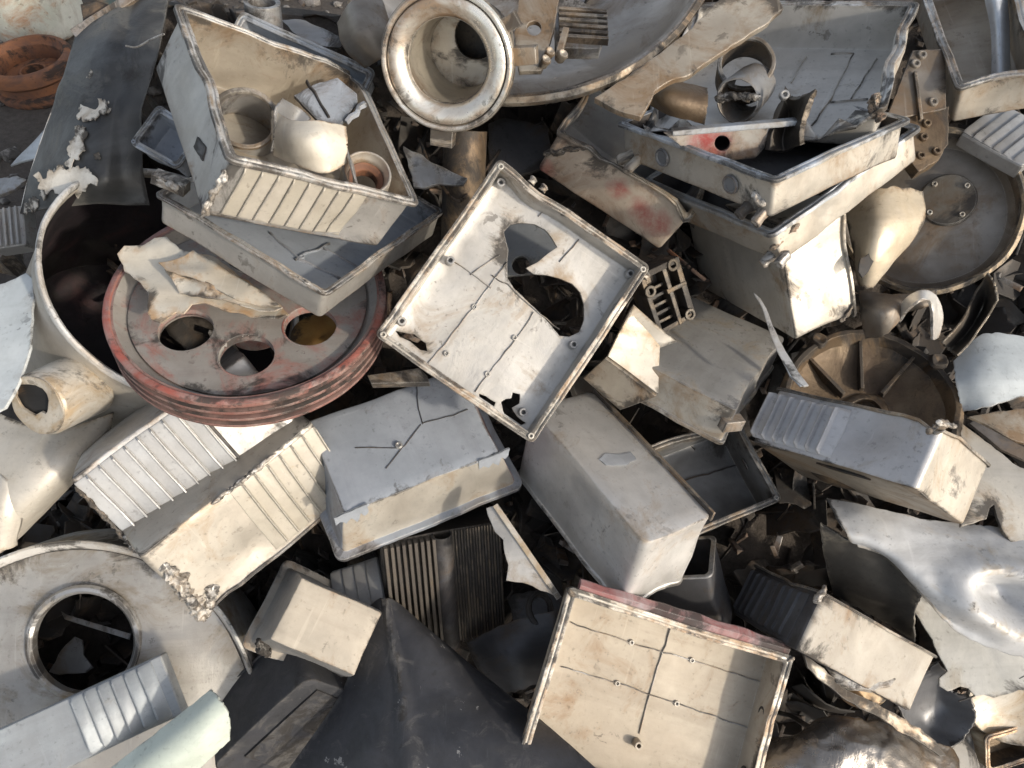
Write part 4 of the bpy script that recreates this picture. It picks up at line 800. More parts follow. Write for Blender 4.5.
def tray(key, name, label, cat, mat, wall=0.006, lip=0.008, lip_t=0.006, cr=0.014, warp=0.0035, wf=4.0, seed=1,
         tear=0.0, tear_at=None, holes=(), rim_mat=None, louvres=None, side_holes=(), in_mat=None, groove=True, group=None, step=0.03,
         dent=None, lfrom=0.0, louvre_mat=None, louvre_h=0.006):
    """a cast tray or deep box: lofted walls, lip, floor; local z runs from base to open rim"""
    rec = BOX[key]
    a, b, h, t = rec[2]
    root = thing(name, label, cat, pose(rec), group)
    nx = max(3, int(a / 0.03)); ny = max(3, int(b / 0.03)); nc = 5
    A = lambda ins: (a / 2 - ins, b / 2 - ins)
    prof = []        # (inset, z)
    prof += [(lip + t * h + 0.005, 0.0), (lip + t * h + 0.0012, 0.0015), (lip + t * h, 0.006)]
    nl = max(2, int(h / 0.022))
    for i in range(1, nl):
        z = 0.006 + (h - lip_t - 0.006) * i / nl
        prof.append((lip + t * (h - z), z))
    prof.append((lip + t * lip_t, h - lip_t))
    k_lip = len(prof)
    prof += [(0.001, h - lip_t), (0.0, h - lip_t + 0.001), (0.0, h - 0.001), (0.001, h)]
    if groove and lip > 0.005:
        prof += [(lip * 0.55, h), (lip * 0.6, h - 0.0025), (lip * 0.95, h - 0.0025), (lip, h)]
    prof += [(lip + wall - 0.001, h), (lip + wall, h - 0.001)]
    k_in = len(prof)
    for i in range(nl - 1, -1, -1):
        z = wall + 0.006 + (h - wall - 0.006) * i / nl
        if i == 0: break
        prof.append((lip + wall + t * (h - z), z))
    prof += [(lip + wall + t * (h - wall), wall + 0.005), (lip + wall + t * (h - wall) + 0.0015, wall + 0.0015), (lip + wall + t * (h - wall) + 0.005, wall)]
    loops = densify([rrect(*A(i), max(0.003, cr - 0.5 * i), 0.03, nc) for i, z in prof], nx, ny, nc)
    n = len(loops[0])
    def K(x, y):
        k = 0.0
        if tear:
            q = noise.noise(Vector((x * 14, y * 14, seed * 3.3))) + 0.35 * noise.noise(Vector((x * 60, y * 60, seed)))
            k = max(0.0, q - 0.28) * tear
        for (tx, ty, tr, td) in (tear_at or ()):
            d = math.hypot(x - tx * a / 2, y - ty * b / 2)
            if d < tr:
                k = max(k, td * (1 - d / tr) * (0.75 + 0.6 * noise.noise(Vector((x * 70, y * 70, seed)))))
        return min(k, 0.97)
    def place(x, y, z):
        if z > 0.006: z = 0.006 + (z - 0.006) * (1 - K(x, y))
        return (x, y, z)
    def strip(i0, i1):
        V = []; F_ = []
        for (ins, z), lp in list(zip(prof, loops))[i0:i1]:
            V += [place(x, y, z) for x, y in lp]
        for r in range(i1 - i0 - 1):
            for c in range(n):
                d = (c + 1) % n
                F_.append((r * n + c, r * n + d, (r + 1) * n + d, (r + 1) * n + c))
        return V, F_
    sub = ()
    wallsV, wallsF = strip(0, len(prof))
    # floor caps
    hl = [jag(hh, 0.0008 if k == 0 else 0.0025, 0.008, seed) for k, hh in enumerate(holes)]
    base = loops[0]; inner = loops[-1]
    v2, tr_in = tri_region(inner, hl, step)
    v3, tr_out = tri_region(base, hl, step)
    hmV, hmF = [], []
    for hh in hl:
        o = len(hmV); m = len(hh)
        hmV += [(x, y, wall) for x, y in hh] + [(x, y, 0) for x, y in hh]
        hmF += [(o + i, o + (i + 1) % m, o + m + (i + 1) % m, o + m + i) for i in range(m)]
    floor_in = ([(x, y, wall) for x, y in v2], tr_in)
    floor_out = ([(x, y, 0.0) for x, y in v3], [tuple(reversed(q)) for q in tr_out])
    V, F_ = join((wallsV, wallsF), floor_in, floor_out, (hmV, hmF))
    dr_ = random.Random(seed * 13 + 1)
    dent = list(dent or ())
    for k in range(5 if h > .08 else 2):
        side = dr_.choice(((1, 0), (-1, 0), (0, 1), (0, -1)))
        u = dr_.uniform(-.8, .8)
        px_, py_ = (side[0], u) if side[0] else (u, side[1])
        q_ = dr_.uniform(.004, .011)
        dent.append((px_, py_, dr_.uniform(.2, 1.0), dr_.uniform(.04, .10), (-side[0] * q_, -side[1] * q_, -q_ * .2)))
    def bend(p):
        q = Vector(p) + nvec(p, wf, seed) * warp * 1.5 + nvec(p, wf * 4.5, seed + 4) * warp * 0.45
        for (dx, dy, dz, dr, dd) in dent:
            e = (q - Vector((dx * a / 2, dy * b / 2, dz * h))).length / dr
            if e < 1: q += Vector(dd) * (1 - e * e) ** 2
        return q
    BEND[root.name] = bend
    V = [bend(p) for p in V]
    me = bpy.data.meshes.new('body')
    me.from_pydata([tuple(p) for p in V], [], F_)
    if rim_mat or in_mat:
        nw = len(wallsF)
        for p in me.polygons:
            if p.index < nw:
                r_ = p.index // n
                p.material_index = 0 if r_ < k_lip - 1 else 1 if r_ < k_in - 1 else 2
            elif p.index < nw + len(tr_in): p.material_index = 2
    bm = bmesh.new(); bm.from_mesh(me)
    bmesh.ops.remove_doubles(bm, verts=bm.verts, dist=0.0002)
    bmesh.ops.recalc_face_normals(bm, faces=bm.faces)
    mark_edges(bm, 3)
    bm.to_mesh(me); bm.free()
    me.shade_smooth(); me.set_sharp_from_angle(angle=R(40))
    me.materials.append(M[mat])
    if rim_mat or in_mat:
        me.materials.append(M[rim_mat or mat]); me.materials.append(M[in_mat or mat])
    link('body', me, mat, root)
    # louvre ribs on the -y wall, running from base to rim
    if louvres:
        cnt, x0, x1 = louvres
        p = (x1 - x0) * a / cnt
        z0, z1 = 0.010, h - lip_t - 0.008
        y = -(b / 2 - lip)
        d = louvre_h
        for i in range(cnt):
            x_ = x0 * a - a / 2 + p * i
            vv = []
            zs = [z0, z0 + 0.006] + [z0 + (z1 - z0) * k / 5 for k in range(1, 5)] + [z1 - 0.006, z1]
            for z in zs:
                e = 0.25 if z in (z0, z1) else 1.0
                for (ux, uy) in ((0.0, 0.004), (0.0, -d * e), (0.0026, -(d + 0.0008) * e), (0.0040, -d * 0.42 * e), (p * 0.97, -0.0012), (p * 0.97, 0.004)):
                    vv.append(bend((x_ + ux, y + uy, z)))
            nr = len(zs)
            ff = [(r * 6 + c, r * 6 + (c + 1) % 6, r * 6 + 6 + (c + 1) % 6, r * 6 + 6 + c) for r in range(nr - 1) for c in range(6)]
            ff += [(0, 1, 2, 3, 4, 5), tuple((nr - 1) * 6 + k for k in (5, 4, 3, 2, 1, 0))]
            finish('rib', vv, ff, louvre_mat or mat, root, None, angle=25, edge=False)
    return root


def ribs(root, lines, z, w=0.0035, h=0.0035, mat='grey'):
    for ln in lines:
        v, f = bar_along(ln, w, h, z)
        v = [BEND[root.name](p) for p in v]
        finish('rib', v, f, mat, root, None, angle=30)


def nodes(root, pts, z, mat='pale', r=0.006, h=0.004):
    for p in pts:
        q = BEND[root.name]((p[0], p[1], z))
        boss(root, q.x, q.y, q.z - .0005, r, h, mat, 'rib_knob')


def lug(root, loc, d, mat='cream', r=0.008, L=0.03, seed=1):
    """short cast lug with a bolt hole standing off a wall"""
    v, f = revolve([(r * .4, 0), (r * 1.2, 0), (r * .9, L * .4), (r * 1.05, L * .8), (r * .8, L), (r * .3, L * .97), (0.0003, L * .9)], 14, False)
    q = Vector(d).to_track_quat('Z', 'Y').to_matrix().to_4x4()
    return finish('lug', v, f, mat, root, Matrix.Translation(loc) @ q, 0.0045, 55, seed)


def cyl(r, h, n=20, r2=None):
    return revolve([(0.0003, 0), (r, 0), (r2 or r, h), (0.0003, h)], n, False)


def mark(o):
    o['kind'] = 'structure'
    return o


# ------------------------------------------------------------------ the ground and the heap's core
def smooth01(x):
    x = max(0.0, min(1.0, x)); return x * x * (3 - 2 * x)


def ground():
    v, f = [], []
    xs = [-60, -30, -15, -8, -5] + [-4 + 0.16 * i for i in range(39)] + [3, 5, 8, 15, 30, 60]
    ys = [-60, -30, -15, -8, -5, -3, -2, -1] + [-0.4 + 0.16 * i for i in range(36)] + [6, 8, 15, 30, 60]
    for y in ys:
        for x in xs:
            z = 0.03 * noise.noise(Vector((x * 1.3, y * 1.3, 0))) + 0.012 * noise.noise(Vector((x * 5, y * 5, 3)))
            v.append((x, y, z))
    W = len(xs)
    for j in range(len(ys) - 1):
        for i in range(W - 1): f.append((j * W + i, j * W + i + 1, (j + 1) * W + i + 1, (j + 1) * W + i))
    return mark(finish('ground', v, f, 'dirt'))
ground()


def core_z(x, y):
    h = min(1.04, 0.355 + 0.75 * y)
    h = h if y < 0.95 else 1.04 - (y - 0.95) * 0.9
    left = smooth01((x + 1.32) / 0.42)
    if y < 0.2: left = max(left, smooth01((x + 2.3) / 0.5) * smooth01((0.3 - y) / 0.5))
    right = smooth01((2.4 - x) / 0.8)
    h *= left * right
    h -= 0.28 * math.exp(-((x + 0.80) ** 2 + (y - 0.22) ** 2) / 0.06)      # hollow where the housing lies
    h += 0.05 * noise.noise(Vector((x * 4, y * 4, 1)))
    return max(-0.08, h)


def core():
    v, f = [], []
    nx, ny = 90, 70
    for j in range(ny + 1):
        for i in range(nx + 1):
            x = -2.6 + 5.4 * i / nx; y = -1.6 + 4.2 * j / ny
            z = core_z(x, y)
            e = min(i, nx - i, j, ny - j)
            if e == 0: z = -0.1
            v.append((x, y, z))
    for j in range(ny):
        for i in range(nx):
            a = j * (nx + 1) + i
            f.append((a, a + 1, a + nx + 2, a + nx + 1))
    return mark(finish('heap_core_terrain', v, f, 'dirt'))
core()


def stones():
    rnd = random.Random(3)
    V, F_ = [], []
    for i in range(1500):
        if i < 1100:
            x = rnd.uniform(-3.4, -0.7); y = rnd.uniform(0.6, 5.0)
        else:
            x = rnd.uniform(-4.5, 3); y = rnd.uniform(-2.5, 5)
        s = rnd.uniform(0.006, 0.02) if rnd.random() < 0.88 else rnd.uniform(0.02, 0.05)
        z = max(core_z(x, y) if abs(x) < 2.5 and y < 2.4 else 0, 0.03 * noise.noise(Vector((x * 1.3, y * 1.3, 0)))) + s * 0.2
        bm = bmesh.new(); bmesh.ops.create_icosphere(bm, subdivisions=1, radius=s)
        b = len(V)
        for q in bm.verts:
            V.append(Vector((q.co.x * 1.3 + x, q.co.y + y, q.co.z * 0.65 + z)) + nvec(q.co + Vector((x, y, 0)), 40, i % 50) * s * 0.5)
        for q in bm.faces: F_.append(tuple(b + w.index for w in q.verts))
        bm.free()
    o = finish('gravel', V, F_, 'stone', None, None, angle=20)
    tag(o, 'loose grey stones and gravel scattered on the dark dirt', 'gravel'); o['kind'] = 'stuff'
M['stone'] = metal('grey_gravel', (0.16, 0.15, 0.14), (0.07, 0.062, 0.055), stain=(0.3, 0.28, 0.26), stain_amt=0.3, metallic=0, rough=0.9, wear=0, soot=0.2)
stones()


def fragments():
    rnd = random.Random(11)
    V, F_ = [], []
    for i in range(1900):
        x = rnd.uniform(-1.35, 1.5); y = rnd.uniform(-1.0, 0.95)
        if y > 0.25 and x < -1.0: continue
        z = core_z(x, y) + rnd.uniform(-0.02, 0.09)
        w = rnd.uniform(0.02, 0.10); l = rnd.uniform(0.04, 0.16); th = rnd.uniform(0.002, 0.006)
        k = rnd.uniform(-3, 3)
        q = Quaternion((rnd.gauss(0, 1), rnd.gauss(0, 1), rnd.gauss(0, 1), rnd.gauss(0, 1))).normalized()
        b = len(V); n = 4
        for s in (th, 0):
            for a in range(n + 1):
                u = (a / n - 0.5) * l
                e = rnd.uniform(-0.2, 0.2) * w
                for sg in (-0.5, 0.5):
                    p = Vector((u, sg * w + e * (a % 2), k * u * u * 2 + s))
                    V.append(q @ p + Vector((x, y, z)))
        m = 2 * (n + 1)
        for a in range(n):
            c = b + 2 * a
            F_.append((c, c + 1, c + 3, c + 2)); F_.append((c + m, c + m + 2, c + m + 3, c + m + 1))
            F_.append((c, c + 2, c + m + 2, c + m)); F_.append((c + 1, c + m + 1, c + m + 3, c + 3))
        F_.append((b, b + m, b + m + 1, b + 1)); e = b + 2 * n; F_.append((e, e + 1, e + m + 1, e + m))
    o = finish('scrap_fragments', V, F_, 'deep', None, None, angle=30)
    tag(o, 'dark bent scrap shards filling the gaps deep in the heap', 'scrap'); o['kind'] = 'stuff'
M['deep'] = metal('dark_scrap_shards', (0.10, 0.097, 0.093), (0.04, 0.038, 0.037), stain=(0.12, 0.08, 0.05), stain_amt=0.4, metallic=0.2, rough=0.55, wear=0.1, soot=0.4)  # dark base colour carries the shade of the deep gaps
fragments()


def bits():
    """bright crumbs, turnings and snapped-off ends lying down in the gaps"""
    rnd = random.Random(21)
    V, F_ = [], []
    for i in range(1500):
        x = rnd.uniform(-1.3, 1.45); y = rnd.uniform(-0.95, 0.9)
        if y > 0.25 and x < -1.0: continue
        z = core_z(x, y) + rnd.uniform(0.02, 0.10)
        l = rnd.uniform(.006, .03); w = rnd.uniform(.002, .010); t = rnd.uniform(.002, .006)
        q = Quaternion((rnd.gauss(0, 1), rnd.gauss(0, 1), rnd.gauss(0, 1), rnd.gauss(0, 1))).normalized()
        v, f = boxv(-l, l, -w, w, -t, t)
        b = len(V)
        for k, p in enumerate(v):
            p = Vector(p) * rnd.uniform(.6, 1.2)
            V.append(q @ p + Vector((x, y, z)))
        F_ += [tuple(b + m for m in g) for g in f]
    o = finish('scrap_crumbs', V, F_, 'bits', None, None, angle=30)
    tag(o, 'small bright scrap crumbs and turnings lying in the gaps', 'scrap'); o['kind'] = 'stuff'
M['bits'] = metal('grey_scrap_crumbs', (0.30, 0.29, 0.28), (0.15, 0.14, 0.13), stain=(0.2, 0.12, 0.07), stain_amt=0.4, soot=0.3, metallic=0.3, wear=0.2)
bits()


def wire(name, label, pts, r=0.002, mat='whiterim', cat='wire'):
    P_ = [Vector(p) for p in pts]
    V, F_ = [], []
    n = 10 * (len(P_) - 1)
    for i in range(n + 1):
        c = catmull(P_, i / n); d = (catmull(P_, min(1, i / n + .01)) - catmull(P_, max(0, i / n - .01))).normalized()
        e1 = d.orthogonal().normalized(); e2 = d.cross(e1)
        for k in range(6): V.append(c + (e1 * math.cos(k * math.pi / 3) + e2 * math.sin(k * math.pi / 3)) * r)
    for i in range(n):
        for k in range(6): F_.append((i * 6 + k, i * 6 + (k + 1) % 6, i * 6 + 6 + (k + 1) % 6, i * 6 + 6 + k))
    F_ += [tuple(range(6)), tuple(n * 6 + k for k in range(6))]
    o = finish(name, V, F_, mat, None, SLOPE)
    return tag(o, label, cat)

# ------------------------------------------------------------------ things on the ground, top left
def drum():
    mw = Matrix.Translation(GROUND['drum'])
    t = thing('paint_drum', 'white stained cylindrical drum standing on the dirt beyond the heap', 'drum', mw)
    r = 0.225
    v, f = revolve([(0.0003, 0), (r * .86, 0), (r * .93, 0.02), (r * .95, .05), (r, .3), (r * 1.02, .31), (r, .33), (r * 1.04, .7), (r * 1.02, .7), (r * .9, .06), (0.0003, .06)], 48, False)
    finish('shell', v, f, 'drum', t, None, 0.01, 3, 2)
    v, f = revolve([(r * 1.03, .68), (r * 1.06, .69), (r * 1.06, .71), (r * 1.02, .71), (r * 1.0, .69)], 48)
    finish('rim', v, f, 'drum', t, None, 0.01, 3, 2)
drum()


def rims():
    mw = Matrix.Translation(GROUND['rim'])
    t = thing('brake_drum', 'rusty brown flanged wheel drum lying flat on the dirt', 'wheel drum', mw)
    r = 0.19
    v, f = revolve([(r * .80, 0), (r * .92, 0), (r * .92, .07), (r, .085), (r, .125), (r * .96, .135), (r * .9, .14), (r * .84, .14), (r * .80, .12), (r * .74, .11), (r * .72, .06), (r * .76, .03)], 56)
    finish('drum_wall', v, f, 'rust', t, None, 0.004, 6, 3)
    v, f = revolve([(r * .25, .03), (r * .76, .03), (r * .76, .045), (r * .4, .05), (r * .3, .07), (r * .25, .07)], 48)
    finish('web', v, f, 'rust', t, None, 0.003, 6, 3)
    v, f = revolve([(r * .84, .0), (r * 1.0, .0), (r * 1.02, .02), (r * 1.0, .035), (r * .84, .035)], 56)
    o = finish('flange', v, f, 'rust', t, Matrix.Translation((0.02, -0.01, 0.0)), 0.003, 6, 4)
rims()
plate_thing('shard_white', 'sheet_shard', 'pointed pale blue shard lying on dirt left of the black sheet', 'metal shard', 'whiteblue', 0.006, 0.0, 0.004)
plate_thing('green_scrap', 'green_sheet', 'dark green sheet corner beyond the black sheet, beside the drum', 'metal sheet', 'darkgreen', 0.008)
plate_thing('grey_fold', 'folded_sheet', 'small folded grey sheet between the drum and the black sheet', 'metal sheet', 'grey', 0.008, 0.004, 0.012)
plate_thing('left_strip', 'bent_strip', 'bent grey strip at left edge below the white shard', 'metal strip', 'grey', 0.01, 0.004, 0.012)
plate_thing('left_wedge', 'cast_wedge', 'rounded beige cast lump at left edge under the finned block', 'casting', 'tan', 0.08, 0.004, 0.015)

# ------------------------------------------------------------------ large black sheet
t = thing('steel_sheet', 'large soot-black sheet with flaking white patches, leaning at top left', 'metal sheet', SLOPE @ Matrix.Translation(PATCH['black_sheet'][0]))
patch_thing('black_sheet', 'panel', '', '', 'soot', 0.006, 0.0, 0.002, 6, 60, 60, 3, parent=t, stiff=.5, disp=lambda u, w_: Vector((0, 0, -.012 * math.exp(-((u - .62 - .2 * w_) / .10) ** 2) + .006 * math.exp(-((w_ - .30 - .2 * u) / .05) ** 2))))
rows = PATCH['black_sheet'][1]
v, f = bar_along([(0, 0), (0.2, 0)], 0.02, 0.012, 0)
pa, pb = Vector(rows[0][0]), Vector(rows[0][2])
d = pb - pa
v, f = boxv(-0.008, d.length + 0.02, -0.010, 0.012, -0.004, 0.012)
finish('flange', v, f, 'pale', t, Matrix.Translation(pa) @ d.to_track_quat('X', 'Z').to_matrix().to_4x4(), 0.002, 9, 2)
lc = [Vector(r_[0]) for r_ in rows]
tv, tf = [], []
for i in range(41):
    c_ = catmull(lc, i / 40)
    for k in range(6): tv.append(c_ + Vector((math.cos(k * 1.047) * .0035, math.sin(k * 1.047) * .002, math.sin(k * 1.047) * .004 + .002)))
for i in range(40):
    for k in range(6): tf.append((i * 6 + k, i * 6 + (k + 1) % 6, i * 6 + 6 + (k + 1) % 6, i * 6 + 6 + k))
finish('lit_edge', tv, tf, 'whiterim', t, None, .001, 9, 1)  # added bright strip, paints the sunlit left edge of the sheet
# flaked paint still clinging to the black sheet, standing proud of it
fl = random.Random(5)
for (u0, v0, w, hgt, sd) in ((0.46, 0.42, 0.075, 0.055, 1), (0.36, 0.58, 0.040, 0.10, 2), (0.36, 0.76, 0.16, 0.055, 3), (0.60, 0.44, 0.02, 0.014, 4), (0.36, 0.26, 0.018, 0.02, 5), (0.10, 0.96, 0.05, 0.03, 6), (0.22, 0.72, 0.022, 0.02, 7), (0.58, 0.64, 0.015, 0.012, 8), (0.18, 0.86, 0.02, 0.018, 9)):
    R4 = [[Vector(q) for q in r] for r in rows]
    def S_(u, v_): return catmull([catmull([r[k] for r in R4], v_) for k in range(4)], u)
    c = S_(u0, v0); du = (S_(u0 + .02, v0) - S_(u0 - .02, v0)).normalized(); dv = (S_(u0, v0 + .02) - S_(u0, v0 - .02)).normalized()
    nn = du.cross(dv).normalized()
    if nn.z < 0: nn = -nn
    dv = nn.cross(du)
    outl = [(w * 0.5 * math.cos(a * math.pi / 9) * (1 + .55 * noise.noise(Vector((a * .9, sd * 3.7, 0)))), hgt * 0.5 * math.sin(a * math.pi / 9) * (1 + .55 * noise.noise(Vector((a * .8, sd * 2.1, 4))))) for a in range(18)]
    vv, ff = slab(jag(outl, 0.016, 0.004, sd), [], 0.0016, 0.02)
    mt = Matrix(((du.x, dv.x, nn.x, c.x + nn.x * .005), (du.y, dv.y, nn.y, c.y + nn.y * .006), (du.z, dv.z, nn.z, c.z + nn.z * .006), (0, 0, 0, 1)))
    finish('paint_flake', vv, ff, 'flake', t, mt, 0.002, 20, sd)

# ------------------------------------------------------------------ barrel housing at the left
rec = LATHE['barrel']; r = rec[2]
t = thing('motor_housing', 'large round pale housing at left edge, open mouth dark inside', 'motor housing', pose(rec))
Lb = 0.40
v, f = revolve([(r * .86, -Lb), (r * .90, -Lb * .8), (r * .95, -Lb * .4), (r * .975, -.05), (r * .99, -.02), (r, -.008), (r * .998, 0), (r * .975, .002), (r * .965, -.004), (r * .955, -.05), (r * .93, -Lb * .4), (r * .84, -Lb * .9), (r * .80, -Lb * .95)], 72, False)
finish('shell', v, f, 'palewarm', t, None, 0.006, 4, 2)
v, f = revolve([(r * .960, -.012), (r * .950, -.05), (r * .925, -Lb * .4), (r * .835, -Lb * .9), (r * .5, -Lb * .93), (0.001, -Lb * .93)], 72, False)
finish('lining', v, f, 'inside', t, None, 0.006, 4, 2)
v, f = revolve([(r * .965, -.006), (r * 1.004, -.008), (r * 1.010, .000), (r * 1.004, .006), (r * .985, .008), (r * .968, .004)], 72)
finish('rim', v, f, 'whiterim', t, None, 0.006, 4, 2)
patch_thing('lower_shell', 'lower_shell', '', '', 'palewarm', .01, 0, .006, 6, 30, 30, 2, parent=t)
rec = LATHE['stub']; rs = rec[2]
mw = t.matrix_world.inverted() @ pose(rec)
hole = [(rs * .62 * math.cos(a * math.pi / 8) * (1 + .4 * noise.noise(Vector((a * 1.1, 3, 1)))) - rs * .12, rs * .5 * math.sin(a * math.pi / 8) * (1 + .5 * noise.noise(Vector((a * .9, 1, 5)))) + rs * .2) for a in range(16)]
v, f = revolve([(rs * .93, 0), (rs, -.006), (rs * 1.02, -.06), (rs * 1.05, -.12), (rs * .95, -.12), (rs * .93, -.02)], 40)
sp = finish('pipe_stub', v, f, 'palewarm', t, mw, 0.004, 9, 5)
cap = [(rs * .95 * math.cos(a * math.pi / 20), rs * .95 * math.sin(a * math.pi / 20)) for a in range(40)]
v, f = slab(cap, [jag(hole, .003, .006, 2)], .005, .012)
finish('end_cap', v, f, 'palewarm', sp, None, 0.003, 20, 6)
v, f = slab([(x * .9, y * .9) for x, y in cap], [], .003, .02)
finish('hole_shade', v, f, 'void', sp, Matrix.Translation((0, 0, -.007)), 0.003, 40, 6)  # black disc painting the dark inside the stub's hole
patch_thing('left_lump', 'cast_lump', 'pale rounded cast lump at left edge above the round cover', 'casting', 'palewarm', 0.02, 0.0, 0.004)
plate_thing('pale_left', 'enamel_sheet', 'pale blue-white sheet at left edge over the round housing', 'metal sheet', 'whiteblue', 0.006, 0.003, 0.006, 5)

# ------------------------------------------------------------------ red belt pulley
rec = LATHE['pulley']; r = rec[2]
t = thing('belt_pulley', 'worn red grooved belt pulley with round holes in its web', 'pulley', pose(rec))
H = 0.072
pr = [(r * .80, -H + .012), (r * .84, -H)]
pr += [(r * .985, -H), (r, -H + .004)]
ng = 3
gw = (H - .012) / ng
for i in range(ng):
    z = -H + .006 + gw * i
    pr += [(r, z + gw * .12), (r * .955, z + gw * .42), (r * .955, z + gw * .58), (r, z + gw * .88)]
pr += [(r, -.003), (r * .992, 0.0)]
k0 = len(pr)
prA = pr + [(r * .93, 0.0)]
v, f = revolve(prA, 96, False)
finish('grooved_rim', v, f, 'grooves', t, None, 0.002, 6, 3)
for i in range(ng):
    z = -H + .006 + gw * i
    v, f = revolve([(r * .992, z + gw * .15), (r * .992 + .0012, z + gw * .19), (r * .958 + .0012, z + gw * .42), (r * .956, z + gw * .62), (r * .950, z + gw * .5)], 96)
    finish('groove', v, f, 'grooveshade', t, None, .002, 6, 3)  # dark ring on the upward flank, groove shade put into colour
v, f = revolve([(r * .998, .0006), (r * .985, .003), (r * .955, .003), (r * .942, -.001), (r * .955, -.006)], 96)
finish('rim_edge', v, f, 'red', t, None, 0.002, 6, 3)
v, f = revolve([(r * .945, -.0005), (r * .90, -.016), (r * .86, -.026), (r * .83, -.034), (r * .80, -.05), (r * .90, -.06)], 96, False)
finish('rim_inner', v, f, 'redgrey', t, None, 0.002, 6, 3)
circ = lambda rr, n, cx=0, cy=0: [(cx + rr * math.cos(2 * math.pi * i / n), cy + rr * math.sin(2 * math.pi * i / n)) for i in range(n)]
ph = [circ(r * .19, 28, r * .50 * math.cos(R(-90 + 60 * k)), r * .50 * math.sin(R(-90 + 60 * k))) for k in range(6)]
v, f = slab(circ(r * .85, 96), ph, .018, .03)
finish('web', v, f, 'redgrey', t, Matrix.Translation((0, 0, -.030)) @ Matrix.Rotation(R(8), 4, 'Z'), 0.002, 6, 4)
for k in range(6):
    a = R(-82 + 60 * k)
    v, f = revolve([(r * .189, -.014), (r * .207, -.004), (r * .207, -.0022), (r * .201, -.0012), (r * .192, -.0018), (r * .188, -.004)], 32)
    finish('hole_collar', v, f, 'redgrey', t, Matrix.Translation((r * .50 * math.cos(a), r * .50 * math.sin(a), -.0195)), 0.001, 9, k)
v, f = revolve([(r * .0005, -.06), (r * .22, -.06), (r * .22, .012), (r * .20, .016), (r * .05, .016), (r * .0005, .012)], 40, False)
finish('hub', v, f, 'redgrey', t, Matrix.Translation((0, 0, -.040)))
rec = LATHE['amber']
v, f = revolve([(0.0003, 0), (rec[2] * .2, .004), (rec[2], .0), (rec[2] * 1.02, -.01), (0.0003, -.012)], 40, False)
o = finish('rusty_disc', v, f, 'amber', None, pose(rec), 0.003, 12, 2)
tag(o, 'amber rusty disc seen through a hole of the red pulley', 'disc')

# crumpled pale sheet on the pulley
t = thing('crumpled_sheet', 'crumpled cream sheet metal lying in layers on the red pulley', 'metal sheet', pose(PLATE['foil_a']))
def wave(fr, am, s):
    def g(p):
        u = p.x * .86 - p.y * .5; w = p.x * .5 + p.y * .86
        return p + Vector((0, 0, am * (1 - 2 * abs(noise.noise(Vector((u * fr * .35, w * fr, s))))) + am * .35 * noise.noise(Vector((u * fr * 1.3, w * fr * 2.2, s + 4)))))
    return g

plate_thing('foil_a', 'bottom_layer', '', '', 'creamlight', 0.003, 0.004, 0.004, 12, 0.012, 2, parent=t, fold=wave(11, .016, 1))
plate_thing('foil_b', 'top_layer', '', '', 'creamlight', 0.003, 0.003, 0.004, 12, 0.012, 3, parent=t, fold=wave(14, .014, 5))
plate_thing('foil_c', 'torn_edge', '', '', 'creamlight', 0.003, 0.004, 0.004, 14, 0.010, 4, parent=t, fold=wave(20, .016, 8))

# ------------------------------------------------------------------ deep ribbed box and what lies in it
J = tray('J', 'deep_cast_box', 'deep cast box tipped at upper left, ribbed front, scrap rings inside', 'cast box', 'pale', lip=0.012, lip_t=0.008, wall=0.006,
         louvres=(8, 0.10, 0.72), warp=0.003, seed=4, tear=0.08, tear_at=[(1, 1, .06, .22)], louvre_mat='creamrib', rim_mat='whiteedge', in_mat='tan', louvre_h=.0045)
a, b, h, _ = BOX['J'][2]
crust(J, (-a / 2 + .01, -b / 2 + .008, 0.005), (-a / 2 + .008, -b / 2 + .008, h * .75), 110, .007, .008, 3)
crust(J, (a / 2 - .01, b / 2 - .01, h * .45), (a / 2 - .015, b / 2 - .015, h * .6), 26, .008, .008, 5, 'rust')
sl = boxv(-.012, .012, -.0006, .003, -.02, .02)
v, f = slab(jag([(-.012, -.022), (.010, -.018), (.012, .020), (-.008, .024)], .002, .006, 2), [], .002, .012)
finish('torn_patch', v, f, 'dark', J, Matrix.Translation((-a / 2 + .0095, -b * .22, h * .42)) @ Matrix.Rotation(R(-90), 4, 'Y') @ Matrix.Rotation(R(20), 4, 'Z'), 0.001, 30, 1)
rec = LATHE['tube_in_box']; rt = rec[2]
v, f = revolve([(rt, -.12), (rt * 1.0, -.005), (rt * .97, 0), (rt * .90, 0), (rt * .88, -.006), (rt * .88, -.12)], 48)
t = thing('pipe_section', 'short wide pipe section with cream rim standing in the deep box', 'pipe', pose(rec))
finish('wall', v, f, 'grey', t, None, 0.004, 8, 2)
v, f = revolve([(rt * 1.01, -.006), (rt * 1.06, -.003), (rt * 1.05, .004), (rt * .92, .004), (rt * .88, -.002)], 48)
finish('rim', v, f, 'cream', t, None, 0.004, 8, 2)
t = thing('cylinder_shell', 'bright cream half-cylinder shell with torn edges inside the deep box', 'shell', SLOPE @ Matrix.Translation(PATCH['shell_in_box'][0]))
patch_thing('shell_in_box', 'shell', '', '', 'creamlight', 0.004, 0.05, 0.003, 12, 28, 28, 3, parent=t)
patch_thing('curl_in_box', 'torn_lip', '', '', 'grey', 0.003, 0.05, 0.003, 12, 20, 20, 4, parent=t)
patch_thing('torn_in_box', 'torn_skirt', '', '', 'grey', 0.003, 0.06, 0.004, 14, 20, 20, 5, parent=t)
rec = LATHE['rust_ring']; rr = rec[2]
t = thing('bearing_ring', 'brown rusty bearing ring in the right corner of the deep box', 'ring', pose(rec))
